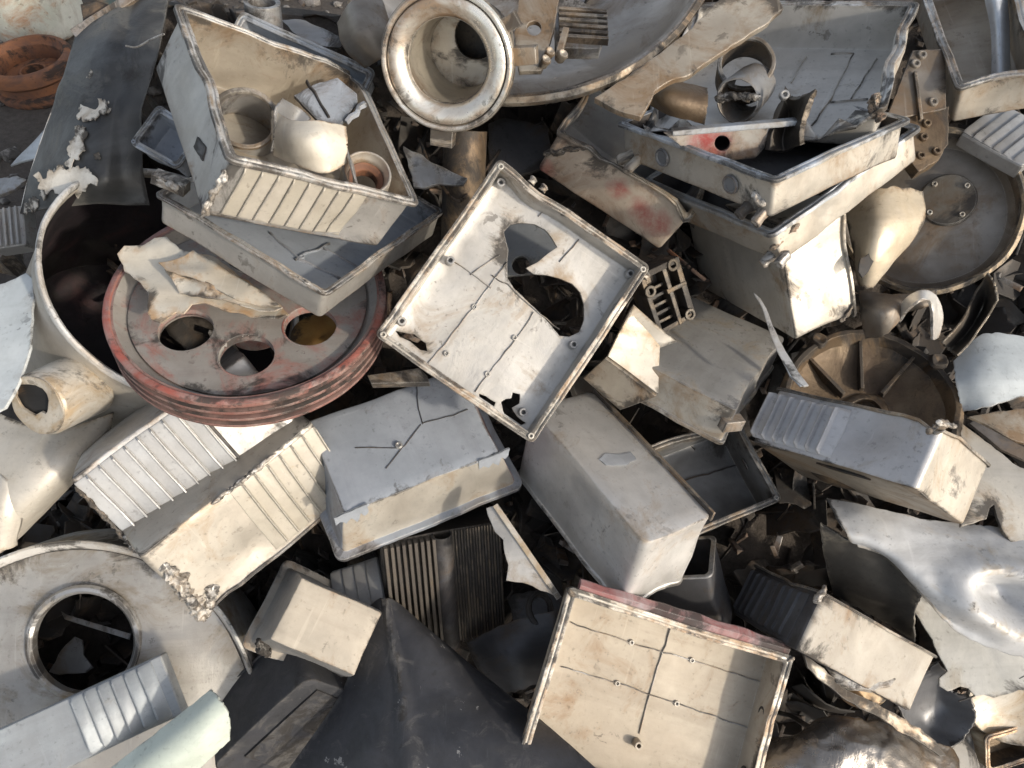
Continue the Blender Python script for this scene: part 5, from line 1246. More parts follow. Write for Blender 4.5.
v, f = revolve([(rr * .74, -.05), (rr, -.05), (rr, -.004), (rr * .97, 0), (rr * .90, 0), (rr * .86, -.006), (rr * .80, -.012), (rr * .74, -.016)], 44)
finish('outer_ring', v, f, 'cream', t, None, .002, 12, 1)
v, f = revolve([(rr * .5, -.05), (rr * .73, -.05), (rr * .73, -.02), (rr * .62, -.024), (rr * .5, -.03)], 44)
finish('inner_ring', v, f, 'rust', t, None, .002, 12, 1)
t = plate_thing('grey_in_box', 'ribbed_plate', 'blue-grey plate with a rib, propped inside the deep box', 'plate', 'blue', 0.008, 0.002, 0.003)
v, f = bar_along([(-0.05, 0.035), (0.0, -0.045)], .006, .005, .004)
finish('rib', v, f, 'dark', t)
v, f = bar_along([(0.065, 0.0), (0.03, -0.05)], .012, .006, .004)
finish('edge_rail', v, f, 'blue', t)

# shallow tray under the deep box
I = tray('I', 'shallow_cast_tray', 'shallow grey tray under the deep box, one corner over the pulley', 'cast tray', 'pale2', lip=0.007, lip_t=0.006, warp=0.004, seed=6, tear=0.12,
         rim_mat='whiteedge', in_mat='blue')
a, b, h, _ = BOX['I'][2]
ribs(I, MARK['I_ribs'], 0.006, .005, .004, 'blue'); nodes(I, MARK['I_nodes'], .006, 'blue')
v, f = boxv(-.03, .032, -.013, .013, -.012, .008)
finish('broken_lug', v, f, 'crust', I, Matrix.Translation((-a / 2 + .0, -b / 2 + .04, h + .012)) @ Matrix.Rotation(R(15), 4, 'Z'), .003, 25, 3)
crust(I, (-a / 2 - .015, -b / 2 + .03, h + .012), (-a / 2 + .02, -b / 2 + .03, h + .014), 30, .007, .007, 8)
crust(I, (a / 2 - .09, -b / 2 + .004, h), (a / 2 - .005, -b / 2 + .004, h), 40, .0035, .004, 9)
T = tray('L', 'small_tray', 'small blue-grey tray corner between the black sheet and the deep box', 'tray', 'blue', lip=0.008, lip_t=0.005, warp=0.001, seed=2, rim_mat='bluerim')
a, b, h, _ = BOX['L'][2]
boss(T, -a / 2 + .008, -b / 2 + .008, h - .003, .005, .004, 'blue')
T = tray('K', 'frame_tray', 'long grey tray edge behind the deep box, below the dark gap', 'tray', 'blue', lip=0.010, lip_t=0.006, warp=0.002, seed=3, rim_mat='bluerim')

wire('bent_wire', 'thin bent wire lying on the black sheet left of the deep box', WIRE['a'], .0022)
wire('loose_cable', 'thin dark cable hanging in the gap above the square tray', WIRE['b'], .0035, 'void', 'cable')
wire('steel_rod', 'short rusty rod in the gap right of the square tray', WIRE['c'], .004, 'rust', 'rod')

# ------------------------------------------------------------------ top centre: flange, dish, bracket
rec = LATHE['flange']; r = rec[2]
t = thing('pipe_flange', 'round machined flange with a wide bore, at the top centre', 'flange', pose(rec))
v, f = revolve([(r * .60, -.014), (r * .61, -.004), (r * .66, .004), (r * .74, .010), (r * .84, .012), (r * .885, .009), (r * .895, .004), (r * .905, .004), (r * .915, .011), (r * .96, .012), (r * .985, .010), (r, .004), (r, -.006), (r * .97, -.010), (r * .72, -.014), (r * .60, -.022)], 96)
finish('face_ring', v, f, 'bright2', t, None, .0015, 9, 1)
v, f = revolve([(r * .60, -.006), (r * .60, -.07), (r * .57, -.10), (r * .56, -.24), (r * .68, -.24), (r * .70, -.012)], 72)
finish('bore', v, f, 'creambore', t, None, .002, 8, 1)
v, f = slab(circ(r * .60, 48), [circ(r * .34, 28, r * .17, r * .19)], .008, .03)
finish('inner_step', v, f, 'creambore', t, Matrix.Translation((0, 0, -.16)), .002, 9, 1)
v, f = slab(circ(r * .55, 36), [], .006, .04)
finish('back_plate', v, f, 'black', t, Matrix.Translation((0, 0, -.225)), .004, 20, 1)  # added black plate, stands in for the dark depth of the bore
v, f = revolve([(r * .985, -.012), (r * 1.012, -.008), (r * 1.012, .000), (r * .99, .004)], 96)
finish('seam', v, f, 'tan', t, None, .0015, 9, 1)
v, f = revolve([(r * .893, .003), (r * .9075, .003), (r * .9065, .0062), (r * .894, .0062)], 96)
finish('groove', v, f, 'burnt', t, None, .0015, 9, 1)
for (ang, L, w) in ((-97, .035, .022), (5, .045, .016), (118, .05, .016), (30, .03, .014)):
    ca, sa = math.cos(R(ang)), math.sin(R(ang))
    vv, ff = boxv(-.005, L, -w, w, -.03, .002)
    finish('lug', vv, ff, 'tan', t, Matrix.Rotation(R(ang), 4, 'Z') @ Matrix.Translation((r * .97, 0, 0)), .0025, 20, int(ang) + 200)
rec = LATHE['N']; r = rec[2]
t = thing('bell_dish', 'large shiny dished bell casting at the top, wide curved rim', 'dish', pose(rec))
v, f = revolve([(r, -.004), (r * .998, .002), (r * .985, .003), (r * .965, -.002), (r * .90, -.045), (r * .80, -.085), (r * .62, -.12), (r * .35, -.135), (0.001, -.14), (0.001, -.15), (r * .36, -.147), (r * .64, -.132), (r * .82, -.097), (r * .93, -.055), (r * .99, -.014)], 128, False)
finish('bowl', v, f, 'dishmetal', t, None, .004, 4, 2)
v, f = revolve([(r * .985, -.02), (r * 1.02, -.016), (r * 1.022, -.004), (r * 1.0, .004), (r * .99, -.004)], 128)
finish('rim', v, f, 'tan', t, None, .004, 4, 2)
t = plate_thing('bracket', 'bracket_plate', 'tan bracket plate with a round hole, standing in the shiny dish', 'bracket', 'tan', .012, .002, .002)
for (x, y) in ((.012, -.062), (.045, -.05), (.02, -.045)):
    lug(t, (x, y, .004), (.2, -.2, 1), 'tan', .009, .03, 3)
vv, ff = boxv(-.006, .006, -.035, .03, .004, .02)
finish('web', vv, ff, 'tan', t, Matrix.Translation((.05, -.02, 0)) @ Matrix.Rotation(R(-15), 4, 'Z'), .002, 20, 1)
rec = PLATE['fins_in_dish']
t = thing('finned_block', 'small grey finned block lying inside the shiny dish', 'casting', pose(rec))
v, f = slab(jag(rec[2], .002, .02, 1), [], .03, .03)
finish('block', v, f, 'grey', t, Matrix.Translation((0, 0, -.02)), .003, 9, 1)
fm = None
for i in range(6):
    vv, ff = boxv(-.05, .05, -.0035, .0035, -.006, .012)
    if fm is None: fm = finish('fin', vv, ff, 'tan', t, None, .001, 9, 1).data; o = t.children[-1]
    else: o = link('fin', fm, 'tan', t)
    o.matrix_basis = Matrix.Translation((.0, -.036 + .0145 * i, 0)) @ Matrix.Rotation(R(-4), 4, 'Z')
patch_thing('cover_shell', 'curved_cover', 'mottled grey curved cover left of the machined flange', 'cover', 'bell', .008, .0, .005, 9)
rec = LATHE['top_pipe']; r = rec[2]
v, f = revolve([(r * .75, -.12), (r, -.12), (r, 0), (r * .75, 0)], 32)
tag(finish('pipe_stump', v, f, 'grey', None, pose(rec), .002, 9, 1), 'short grey pipe stump at top edge behind the deep box', 'pipe')
plate_thing('sheet_behind', 'dull_sheet', 'dull grey sheet in the dark gap left of the flange', 'metal sheet', 'grey', .006, .003, .006)
rec = LATHE['under_pipe']; r = rec[2]
v, f = revolve([(r * .8, -.22), (r, -.22), (r, .02), (r * .8, .02)], 32)
tag(finish('brown_pipe', v, f, 'burnt', None, pose(rec), .003, 9, 1), 'dark brown pipe hanging below the machined flange', 'pipe')
plate_thing('gap_plate', 'torn_plate', 'torn light grey plate in the gap above the central tray', 'plate', 'silver', .006, .004, .008, 9)
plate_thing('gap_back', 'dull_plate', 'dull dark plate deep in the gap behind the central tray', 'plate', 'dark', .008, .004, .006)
o = plate_thing('beige_plate', 'beige_plate', 'long beige torn plate along the shiny dish rim', 'plate', 'tan', .014, .003, .004, 5, .03, 5)

# red spotted box
T = tray('P', 'red_spotted_box', 'open beige box with faded red paint spots, right of the central tray', 'cast box', 'pinkspot', lip=.008, lip_t=.006, warp=.004, seed=8, tear=.25, tear_at=[(-1, -1, .09, .25), (1, -1, .05, .3)], in_mat='grey', rim_mat='tan')
a, b, h, _ = BOX['P'][2]
crust(T, (-a / 2 + .01, -b / 2 + .006, h * .35), (-a / 2 + .07, -b / 2 + .004, h * .9), 70, .010, .005, 4, 'burntcrust')
# tray stack at the top right
Q = tray('Q', 'grey_tray', 'grey tray with scrap inside, topmost at upper right', 'cast tray', 'cream', lip=.012, lip_t=.012, warp=.004, seed=5, tear=.15, tear_at=[(-.7, -1, .32, 1.6), (.1, -1, .2, 1.7), (.5, -1, .12, 1.4)], in_mat='greyfloor', rim_mat='whiteedge')
a, b, h, _ = BOX['Q'][2]
ribs(Q, MARK['Q_ribs'], .006, .003, .0035, 'greyfloor')
crust(Q, (a / 2 - .012, -b / 2 + .012, h - .03), (a / 2 - .02, -b / 2 + .015, h - .005), 60, .012, .011, 6, 'rustcrust')
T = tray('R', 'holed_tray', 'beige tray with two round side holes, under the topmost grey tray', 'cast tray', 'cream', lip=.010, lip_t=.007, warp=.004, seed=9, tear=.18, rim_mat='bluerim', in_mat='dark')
a, b, h, _ = BOX['R'][2]
for (x, z) in MARK['R_holes']:
    v, f = revolve([(0.0003, .001), (.013, .001), (.0135, .0035), (.0165, .0035), (.0175, .0)], 28, False)
    finish('knockout_hole', v, f, 'holegrey', T, Matrix.Translation((x, -b / 2 + .0085, z)) @ Matrix.Rotation(R(90), 4, 'X'))
lug(T, (-a / 2 + .03, -b / 2 + .015, .012), (-.3, -1, -.2), 'cream', .010, .035, 1)
lug(T, (-a / 2 + .05, -b / 2 + .015, .010), (.2, -1, -.3), 'cream', .009, .04, 2)
lug(T, (a / 2 - .03, -b / 2 + .015, .004), (.2, -1, -.5), 'pale', .010, .03, 3)
lug(T, (a / 2 - .06, -b / 2 + .015, .004), (-.2, -1, -.6), 'pale', .010, .03, 4)
crust(T, (a / 2 - .045, -b / 2 + .008, h * .42), (a / 2 - .03, -b / 2 + .008, h * .30), 24, .009, .006, 4)
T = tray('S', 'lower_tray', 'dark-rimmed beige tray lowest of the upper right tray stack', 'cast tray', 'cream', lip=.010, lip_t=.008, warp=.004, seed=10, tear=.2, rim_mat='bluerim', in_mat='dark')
a, b, h, _ = BOX['S'][2]
lug(T, (a / 2 - .0, -b / 2 + .02, .02), (.3, -1, -.1), 'pale', .010, .03, 3)
lug(T, (a / 2 - .03, -b / 2 + .015, .01), (-.2, -1, -.3), 'pale', .010, .03, 4)
crust(T, (a / 2 - .02, -b / 2 + .01, h * .5), (a / 2 - .01, -b / 2 + .06, h * .7), 40, .008, .007, 4, 'rustcrust')
# scrap in the grey tray
rec = LATHE['ring_in_tray']; r = rec[2]
t = thing('tube_ring', 'short dark tube ring standing in the topmost grey tray', 'ring', pose(rec))
v, f = revolve([(r * .86, -.06), (r, -.06), (r, 0), (r * .97, .003), (r * .88, .003), (r * .86, 0)], 44)
finish('wall', v, f, 'burnt', t, None, .003, 12, 1)
v, f = revolve([(r * .99, -.004), (r * 1.02, 0), (r * 1.0, .006), (r * .88, .006), (r * .86, .001)], 44)
finish('rim', v, f, 'grey', t, None, .003, 12, 1)
rec = LATHE['bent_tube']; r = rec[2]
t = thing('torn_pipe', 'torn grey pipe end with crusted mouth, front of the tube ring', 'pipe', pose(rec))
v, f = revolve([(r * .92, -.10), (r, -.10), (r * 1.0, -.03), (r * .98, -.006), (r * .90, 0), (r * .86, -.005), (r * .88, -.10)], 36)
finish('wall', v, f, 'grey', t, None, .007, 14, 4)
crust(t, (-r * .8, 0, 0), (r * .8, .01, 0), 40, .012, .006, 12)
patch_thing('curved_scrap', 'curved_offcut', 'brown curved offcut at the left end of the topmost grey tray', 'offcut', 'burnt', .012, .03, .003, 12)
t = thing('black_bracket', 'black torn casting with pale broken edge in the topmost grey tray', 'casting', SLOPE @ Matrix.Translation(PATCH['black_shard'][0]))
patch_thing('black_shard', 'body', '', '', 'black', .01, .06, .006, 16, 24, 24, 3, parent=t)
boss(t, -.016, .04, .012, .009, .008, 'grey', 'bolt_head')
o = plate_thing('holed_strip', 'holed_wall_piece', 'broken tray wall with a round hole and red paint', 'tray piece', 'redspot', .006, .002, .003)
vv, ff = boxv(-.115, .115, -.004, .006, -.006, .012)
finish('rail', vv, ff, 'bluerim', o, Matrix.Translation((-.0, .030, .004)) @ Matrix.Rotation(R(5), 4, 'Z'), .002, 12, 2)
t = plate_thing('bolt_plate', 'bolted_plate', 'grey plate with bolts, right of the topmost grey tray', 'plate', 'bell', .010, .001, .002)
for (x, y) in ((.005, .055), (.03, -.03), (.02, .075)): boss(t, x, y, .004, .010, .005, 'bell', 'bolt_head')
vv, ff = boxv(-.003, .003, -.06, .045, .003, .012)
finish('rib', vv, ff, 'tan', t, Matrix.Translation((.0, -.01, 0)), .001, 12, 2)
t = plate_thing('burnt_block', 'burnt_block', 'burnt brown bolted block below the bolted grey plate', 'casting', 'burnt', .03, .003, .004)
for (x, y) in ((-.01, .01), (.012, -.02), (.0, .04), (-.02, -.03)): boss(t, x, y, .014, .009, .006, 'burnt', 'bolt_head')
# bin, finned panel at the right
T = tray('W', 'open_bin', 'open beige bin at the top right corner', 'bin', 'cream', lip=.010, lip_t=.008, warp=.004, seed=12, tear=.1, rim_mat='whiteedge', in_mat='tan')
a, b, h, _ = BOX['W'][2]
patch_thing('tube_neck', 'curled_edge', 'pale curled metal edge inside the top right bin', 'metal strip', 'bluerim', .004, .0, .003, 9)


def finned(key, name, label, cat, mat, n, fin_h=.012, along='x', th=.004, seed=1, x0=0.0, x1=1.0, fin_mat=None, warp=.002, step_like=False):
    rec = BOX[key]; a, b, h, _ = rec[2]
    root = thing(name, label, cat, pose(rec))
    v, f = boxv(-a / 2, a / 2, -b / 2, b / 2, 0, h)
    bm = bmesh.new(); me = bpy.data.meshes.new('panel'); me.from_pydata(v, [], f); bm.from_mesh(me)
    bmesh.ops.subdivide_edges(bm, edges=bm.edges, cuts=5, use_grid_fill=True)
    for q in bm.verts: q.co += nvec(q.co, 6, seed) * warp * 1.5
    bmesh.ops.bevel(bm, geom=[e for e in bm.edges if e.calc_face_angle(0) > 1.0], offset=.002, segments=2, affect='EDGES')
    bm.to_mesh(me); bm.free(); me.shade_smooth(); me.set_sharp_from_angle(angle=R(40))
    link('panel', me, mat, root)
    mesh = None
    p = (x1 - x0) * a / n
    for i in range(n):
        if mesh is None:
            if step_like:
                vv = []
                for y in (-b / 2 + .004, -b / 2 + .012, b / 2 - .012, b / 2 - .004):
                    e = .3 if abs(y) > b / 2 - .005 else 1
                    vv += [(0, y, -.002), (0, y, fin_h * e), (p * .12, y, fin_h * 1.05 * e), (p * .96, y, .0006), (p * .96, y, -.002)]
                ff = [(r_ * 5 + c, r_ * 5 + (c + 1) % 5, r_ * 5 + 5 + (c + 1) % 5, r_ * 5 + 5 + c) for r_ in range(3) for c in range(5)] + [(0, 1, 2, 3, 4), (19, 18, 17, 16, 15)]
            else:
                vv, ff = boxv(0, th, -b / 2 + .002, b / 2 - .002, -.002, fin_h)
            o = finish('fin', vv, ff, fin_mat or mat, root, None, 0, angle=30, edge=False); mesh = o.data
        else: o = link('fin', mesh, fin_mat or mat, root)
        o.matrix_basis = Matrix.Translation((-a / 2 + x0 * a + p * i, 0, h)) @ Matrix.Rotation(R(1.2 * noise.noise(Vector((i * 1.7, seed, 0)))), 4, 'Z')
    return root
finned('X', 'finned_casting', 'grey finned casting at the right edge below the bin', 'casting', 'grey', 6, .006, seed=2, step_like=True)
# big stained bell and its lit scoop
rec = LATHE['Y']; r = rec[2]
t = thing('end_bell', 'round brown-stained end bell with central bolted disc, right edge', 'motor cover', pose(rec))
v, f = revolve([(r, -.002), (r * 1.01, .006), (r * .985, .012), (r * .95, .006), (r * .93, -.02), (r * .86, -.032), (r * .4, -.028), (0.001, -.026), (0.001, -.04), (r * .5, -.042), (r * .97, -.04)], 80, False)
finish('dish', v, f, 'bell', t, None, .005, 6, 3)
bx, by = MARK['Y_boss']
v, f = revolve([(0.0003, .004), (.052, .004), (.055, .001), (.0555, -.01), (.062, -.014)], 44, False)
bo = finish('hub_disc', v, f, 'bellboss', t, Matrix.Translation((bx, by, -.022)), .001, 12, 2)
for k in range(4): boss(bo, .043 * math.cos(k * 1.57 + .6), .043 * math.sin(k * 1.57 + .6), .003, .006, .006, 'cream', 'bolt_head')
v, f = revolve([(r * .99, -.006), (r * 1.035, -.002), (r * 1.04, .010), (r * 1.0, .016), (r * .965, .011)], 80)
finish('rim', v, f, 'burntedge', t, None, .006, 7, 3)
t = patch_thing('scoop', 'curved_scoop', 'sunlit tan curved scoop in front of the stained end bell', 'casting', 'soottan', .006, .03, .006, 10)
plate_thing('scoop_slot', 'torn_slot', '', '', 'void', .003, .002, .001, 20, .01, 1, parent=t)  # black piece laid on the scoop, paints the dark of the tear
# cream box standing on edge
T = tray('Z', 'cream_box', 'cream box standing on edge below the tray stack, dark base', 'cast box', 'creamclean', lip=.006, lip_t=.006, warp=.003, seed=14, tear=.1)
a, b, h, _ = BOX['Z'][2]
crust(T, (a / 2 - .01, -b / 2 + .004, h - .03), (a / 2 - .03, -b / 2 + .004, h - .005), 30, .008, .006, 4, 'burntcrust')
# crumpled sheets at the right
t = thing('crumpled_duct', 'crumpled grey duct sheet with curled edges, below the end bell', 'metal sheet', SLOPE @ Matrix.Translation(PATCH['crumple_a'][0]))
patch_thing('crumple_a', 'skin', '', '', 'bell', .004, .03, .008, 12, parent=t)
patch_thing('crumple_loop', 'curled_lip', '', '', 'whiteedge', .006, .02, .004, 14, parent=t)
patch_thing('leaf_a', 'folded_leaf', 'dark folded metal leaf with light edges at right', 'metal sheet', 'leaf', .004, .02, .005, 10)
# burnt bell cover
rec = LATHE['TT']; r = rec[2]
t = thing('burnt_cover', 'burnt brown round cover with radial ribs behind the ribbed box', 'motor cover', pose(rec))
v, f = revolve([(r, -.05), (r * 1.02, -.045), (r * 1.02, .0), (r * .98, .012), (r * .93, .010), (r * .88, -.02), (r * .6, -.045), (r * .3, -.05), (r * .26, -.045), (r * .2, -.045), (r * .2, -.06), (r * .6, -.065)], 72)
finish('shell', v, f, 'burnt', t, None, .010, 9, 3)
for k, a_ in enumerate((44, 86, 130)):
    vv = [(r * .32, -.006, -.05), (r * .95, -.004, -.05), (r * .95, .004, -.05), (r * .32, .006, -.05), (r * .32, -.004, -.034), (r * .95, -.003, -.004), (r * .95, .003, -.004), (r * .32, .004, -.034)]
    ff = [(0, 3, 2, 1), (4, 5, 6, 7), (0, 1, 5, 4), (1, 2, 6, 5), (2, 3, 7, 6), (3, 0, 4, 7)]
    finish('rib', vv, ff, 'burnt', t, Matrix.Rotation(R(a_), 4, 'Z'), .003, 20, k)
for k in (30, 118): lug(t, (r * .98 * math.cos(R(k)), r * .98 * math.sin(R(k)), -.02), (0, 0, 1), 'burnt', .018, .04, k)
patch_thing('pale_blue', 'pale_blue_sheet', 'pale blue wavy sheet at right edge above the beige sheet', 'metal sheet', 'whiteblue', .005, .03, .004, 8, seed=6)
plate_thing('upper_right_strip', 'beige_strip', 'narrow beige plate under the pale blue sheet', 'plate', 'tan', .008, .003, .006)
plate_thing('beige_right', 'beige_sheet', 'sunlit beige sheet at right edge beside the ribbed box end', 'metal sheet', 'creamclean', .006, .004, .006, 6, seed=4)
plate_thing('dark_strip', 'dark_strip', 'dark narrow strip crossing the beige sheet at right edge', 'metal strip', 'dark', .010, .0, .003)
t = thing('thin_offcut', 'thin pointed bright offcut sticking up left of the burnt cover', 'offcut', pose(PLATE['needle']))
plate_thing('needle', 'blade', '', '', 'whiterim', .004, .001, .004, 9, .012, 2, parent=t)
plate_thing('needle_b', 'side_blade', '', '', 'bluerim', .004, .001, .003, 9, .012, 2, parent=t)

# ------------------------------------------------------------------ the middle of the heap
DD = tray('DD', 'square_tray', 'square pale tray with a large S-shaped hole, centre of heap', 'cast tray', 'pale2', lip=.009, lip_t=.012, wall=.006, cr=.012, warp=.003, seed=15,
          holes=MARK['DD_holes'], tear=.05, rim_mat='creamrim')
a, b, h, _ = BOX['DD'][2]
ribs(DD, MARK['DD_ribs'], .006, .0026, .003, 'grey'); nodes(DD, MARK['DD_nodes'], .006, 'pale2')
for p in MARK['DD_boss']: boss(DD, p[0], p[1], .006, .009, .02, 'grey')
for sx in (-1, 1):
    for sy in (-1, 1): boss(DD, sx * (a / 2 - .012), sy * (b / 2 - .012), h - .004, .0065, .006, 'creamrim', 'screw_hole')
for (x, y) in ((a / 2 - .0, b * .22), (a / 2, b * .29), (a * .45, -b / 2)): lug(DD, (x, y, h - .012), (1, 0, .2), 'creamrim', .007, .014, 2)
plate_thing('behind_hole', 'hidden_plate', 'blue-grey plate seen through the S-shaped hole of the square tray', 'plate', 'blueshade', .008, .0, .003)  # its shadow under the tray is put into the plate's colour
# ---- inverted long box
T = tray('EE', 'overturned_box', 'long pale box upside down, below the square tray', 'cast box', 'palelong', lip=.003, lip_t=.01, warp=.003, seed=16, cr=.02, groove=False)
a, b, h, _ = BOX['EE'][2]
v, f = slab(jag([(-.02, -.035), (.005, -.04), (.02, -.01), (.018, .03), (.0, .042), (-.016, .02), (-.012, -.01)], .003, .008, 3), [], .0006, .008)
v = [BEND[T.name]((x * .94 - y * .34, x * .34 + y * .94, z - .0012)) for x, y, z in v]
finish('paint_patch', v, f, 'palebluepatch', T, None, edge=False)
vv, ff = boxv(-a / 2 + .01, a / 2 - .004, -b / 2 - .001, -b / 2 + .005, -.010, .012)
finish('edge_flange', vv, ff, 'tan', T, None, .002, 8, 3)
# ---- overturned blue tray
T = tray('FF', 'overturned_tray', 'overturned blue-grey tray with cracked top and cream side', 'cast tray', 'blue', lip=.012, lip_t=.014, warp=.005, seed=17, cr=.02, in_mat='grey', tear=.05)
body = T.children[0].data
a, b, h, t_ = BOX['FF'][2]
body.materials.append(M['creamclean']); body.materials.append(M['pinkpaint'])
ci = len(body.materials) - 2
for p in body.polygons:
    if abs(p.normal.z) < .9 and p.center.z > .004 and p.center.z < h - .016:
        if p.normal.x < -.5: p.material_index = ci
        elif p.normal.y > .5: p.material_index = ci + 1
for ln in MARK['FF_cracks']:
    v, f = bar_along(ln, .0028, .0009, 0)
    v = [BEND[T.name]((x, y, -z)) for x, y, z in v]
    finish('crack_ridge', v, f, 'dark', T, Matrix.Translation((0, 0, -.0005)))
o = boss(T, *MARK['FF_node'][0], 0, .008, .004, 'pale'); o.matrix_basis = o.matrix_basis @ Matrix.Rotation(math.pi, 4, 'X')
for (y0, sd) in ((b * .36, 1), (-b * .36, 2)):
    lip = .012
    pl = [(-.035, -.004), (.035, -.004), (.034, .018), (.024, .026), (.018, .016), (.008, .036), (-.004, .020), (-.016, .030), (-.026, .018), (-.036, .022)]
    v2, tr_ = tri_region(jag(pl, .003, .006, sd), [], .01)
    V = []
    for o_ in (.0035, .001):
        V += [(-(a / 2 - lip - t_ * (h - max(z, 0))) - o_, y0 + y, z) for y, z in v2]
    n_ = len(v2)
    F_ = list(tr_) + [tuple(n_ + k for k in reversed(q)) for q in tr_]
    finish('torn_skin', V, F_, 'blue', T, None, .003, 25, sd)
plate_thing('floor_light_bar', 'beige_bar', 'short beige bar between the red pulley and square tray', 'bar', 'cream', .02, .0, .002)
# ---- ribbed boxes
T = tray('GG', 'ribbed_box', 'ribbed pale box under the pulley, upper of two parallel boxes', 'cast box', 'pale', lip=.006, lip_t=.008, warp=.003, seed=18, louvres=(9, .36, .985), louvre_mat='palerib', rim_mat='tan', tear=.12, louvre_h=.010)
a, b, h, _ = BOX['GG'][2]
crust(T, (a / 2 - .012, -b / 2, h - .03), (a / 2 - .002, -b / 2 + .02, h - .005), 60, .015, .010, 5)
crust(T, (a / 2 - .005, -b / 2 + .003, .02), (a / 2 - .004, -b / 2 + .003, h - .02), 40, .006, .006, 6, 'burntcrust')
vv, ff = boxv(-.16 * a, -.155 * a + .004, -b / 2 + .002, -b / 2 + .0085, .012, h - .014)
finish('seam', vv, ff, 'dark', T)
T = tray('HH', 'long_ribbed_box', 'long beige ribbed box with crusted white lower end', 'cast box', 'creamclean', lip=.006, lip_t=.006, warp=.003, seed=19, louvres=(7, .02, .52), louvre_mat='creamrib', rim_mat='grey', tear=.12, louvre_h=.010)
a, b, h, _ = BOX['HH'][2]
crust(T, (a / 2 - .025, -b / 2 + .008, h * .30), (a / 2 - .012, -b / 2 + .008, h - .01), 140, .022, .011, 7)
crust(T, (a / 2 - .05, -b / 2 + .010, h - .035), (a / 2 - .02, -b / 2 + .010, h - .012), 60, .020, .010, 12)
crust(T, (a / 2 - .16, -b / 2 + .004, .004), (a / 2 - .3, -b / 2 + .004, .004), 60, .006, .005, 8)
crust(T, (-a / 2 + .01, -b / 2 + .006, h - .05), (-a / 2 + .004, -b / 2 + .006, h - .015), 50, .016, .010, 9, 'burntcrust')
crust(T, (-a / 2 + .006, -b / 2 + .004, h - .02), (-a / 2 + .02, -b / 2 + .004, h - .004), 30, .012, .008, 19)
# ---- overturned grey box right of the centre, engine block, bent angle, dark tray
T = tray('AA', 'overturned_grey_box', 'scuffed grey box upside down beside the burnt engine casting', 'cast box', 'greyscuff', lip=.006, lip_t=.008, warp=.003, seed=20, cr=.012, tear=.06)
a, b, h, _ = BOX['AA'][2]
body = T.children[0].data
body.materials.append(M['cream'])
for p in body.polygons:
    if p.normal.x < -.6: p.material_index = len(body.materials) - 1
vv, ff = boxv(-.022, .022, -.012, .012, -.004, .02)
finish('corner_lug', vv, ff, 'pale', T, Matrix.Translation((-a / 2 + .02, b / 2 - .005, .03)) @ Matrix.Rotation(R(40), 4, 'Z'), .002, 20, 1)
rec = BOX['BB']; a, b, h, _ = rec[2]
t = thing('engine_casting', 'burnt black engine casting with bolt eyes and fins, right of square tray', 'engine part', pose(rec))
v, f = boxv(-a / 2, a / 2, -b / 2, b / 2, 0, h * .45)
finish('block', v, f, 'black', t, None, .004, 20, 1)
for i in range(5):
    vv, ff = boxv(-a / 2 + .004, a / 2 * .15, -.003, .003, 0, .02)
    finish('fin', vv, ff, 'blackfin', t, Matrix.Translation((0, -b / 2 + .02 + .018 * i, h * .42)), .001, 30, i)
for (x0, x1, y0, y1) in ((-a / 2, a / 2, b / 2 - .012, b / 2), (-a / 2, a / 2, -b / 2, -b / 2 + .01), (a / 2 - .012, a / 2, -b / 2, b / 2), (.004, .012, -b / 2, b / 2), (-a / 2, -a / 2 + .01, -b / 2, b / 2), (0, a / 2, .005, .014)):
    vv, ff = boxv(x0, x1, y0, y1, h * .3, h)
    finish('frame_bar', vv, ff, 'blackfin', t, None, .003, 30, int(x0 * 900) + 99)
for (x, y) in ((a * .30, b * .42), (a * .36, -b * .42), (-a * .4, b * .2)): boss(t, x, y, h * .6, .014, h * .45, 'blackfin', 'bolt_eye')
t = thing('bent_angle', 'bent beige angle piece between square tray and scuffed grey box', 'bracket', SLOPE @ Matrix.Translation(PATCH['bent_angle_a'][0]))
for k, mt in (('bent_angle_a', 'palewarm'), ('bent_angle_b', 'palewarm'), ('bent_angle_c', 'tan')):
    patch_thing(k, 'side' if k[-1] == 'a' else 'flange' if k[-1] == 'b' else 'base', '', '', mt, .006, 0, .002, 9, 8, 8, 2, parent=t)
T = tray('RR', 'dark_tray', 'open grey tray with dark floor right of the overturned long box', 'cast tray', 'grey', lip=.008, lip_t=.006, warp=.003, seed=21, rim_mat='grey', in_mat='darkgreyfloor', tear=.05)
a, b, h, _ = BOX['RR'][2]
ribs(T, MARK['RR_ribs'], .006, .004, .004, 'dark')
for (x, y) in ((a / 2 - .01, -b / 2 + .01), (a / 2 - .01, b / 2 - .01)): boss(T, x, y, h - .003, .006, .004, 'grey')
boss(T, -a * .40, b * .40, .006, .014, .06, 'burnt')
v, f = slab([(-.012, -.005), (.012, -.005), (.014, 0), (.012, .005), (-.012, .005), (-.014, 0)], [], .002, .02)
finish('slot', v, f, 'pale', T, Matrix.Translation((a / 2 - .0175, .0, h * .55)) @ Matrix.Rotation(R(90), 4, 'Y') @ Matrix.Rotation(R(90), 4, 'Z'))
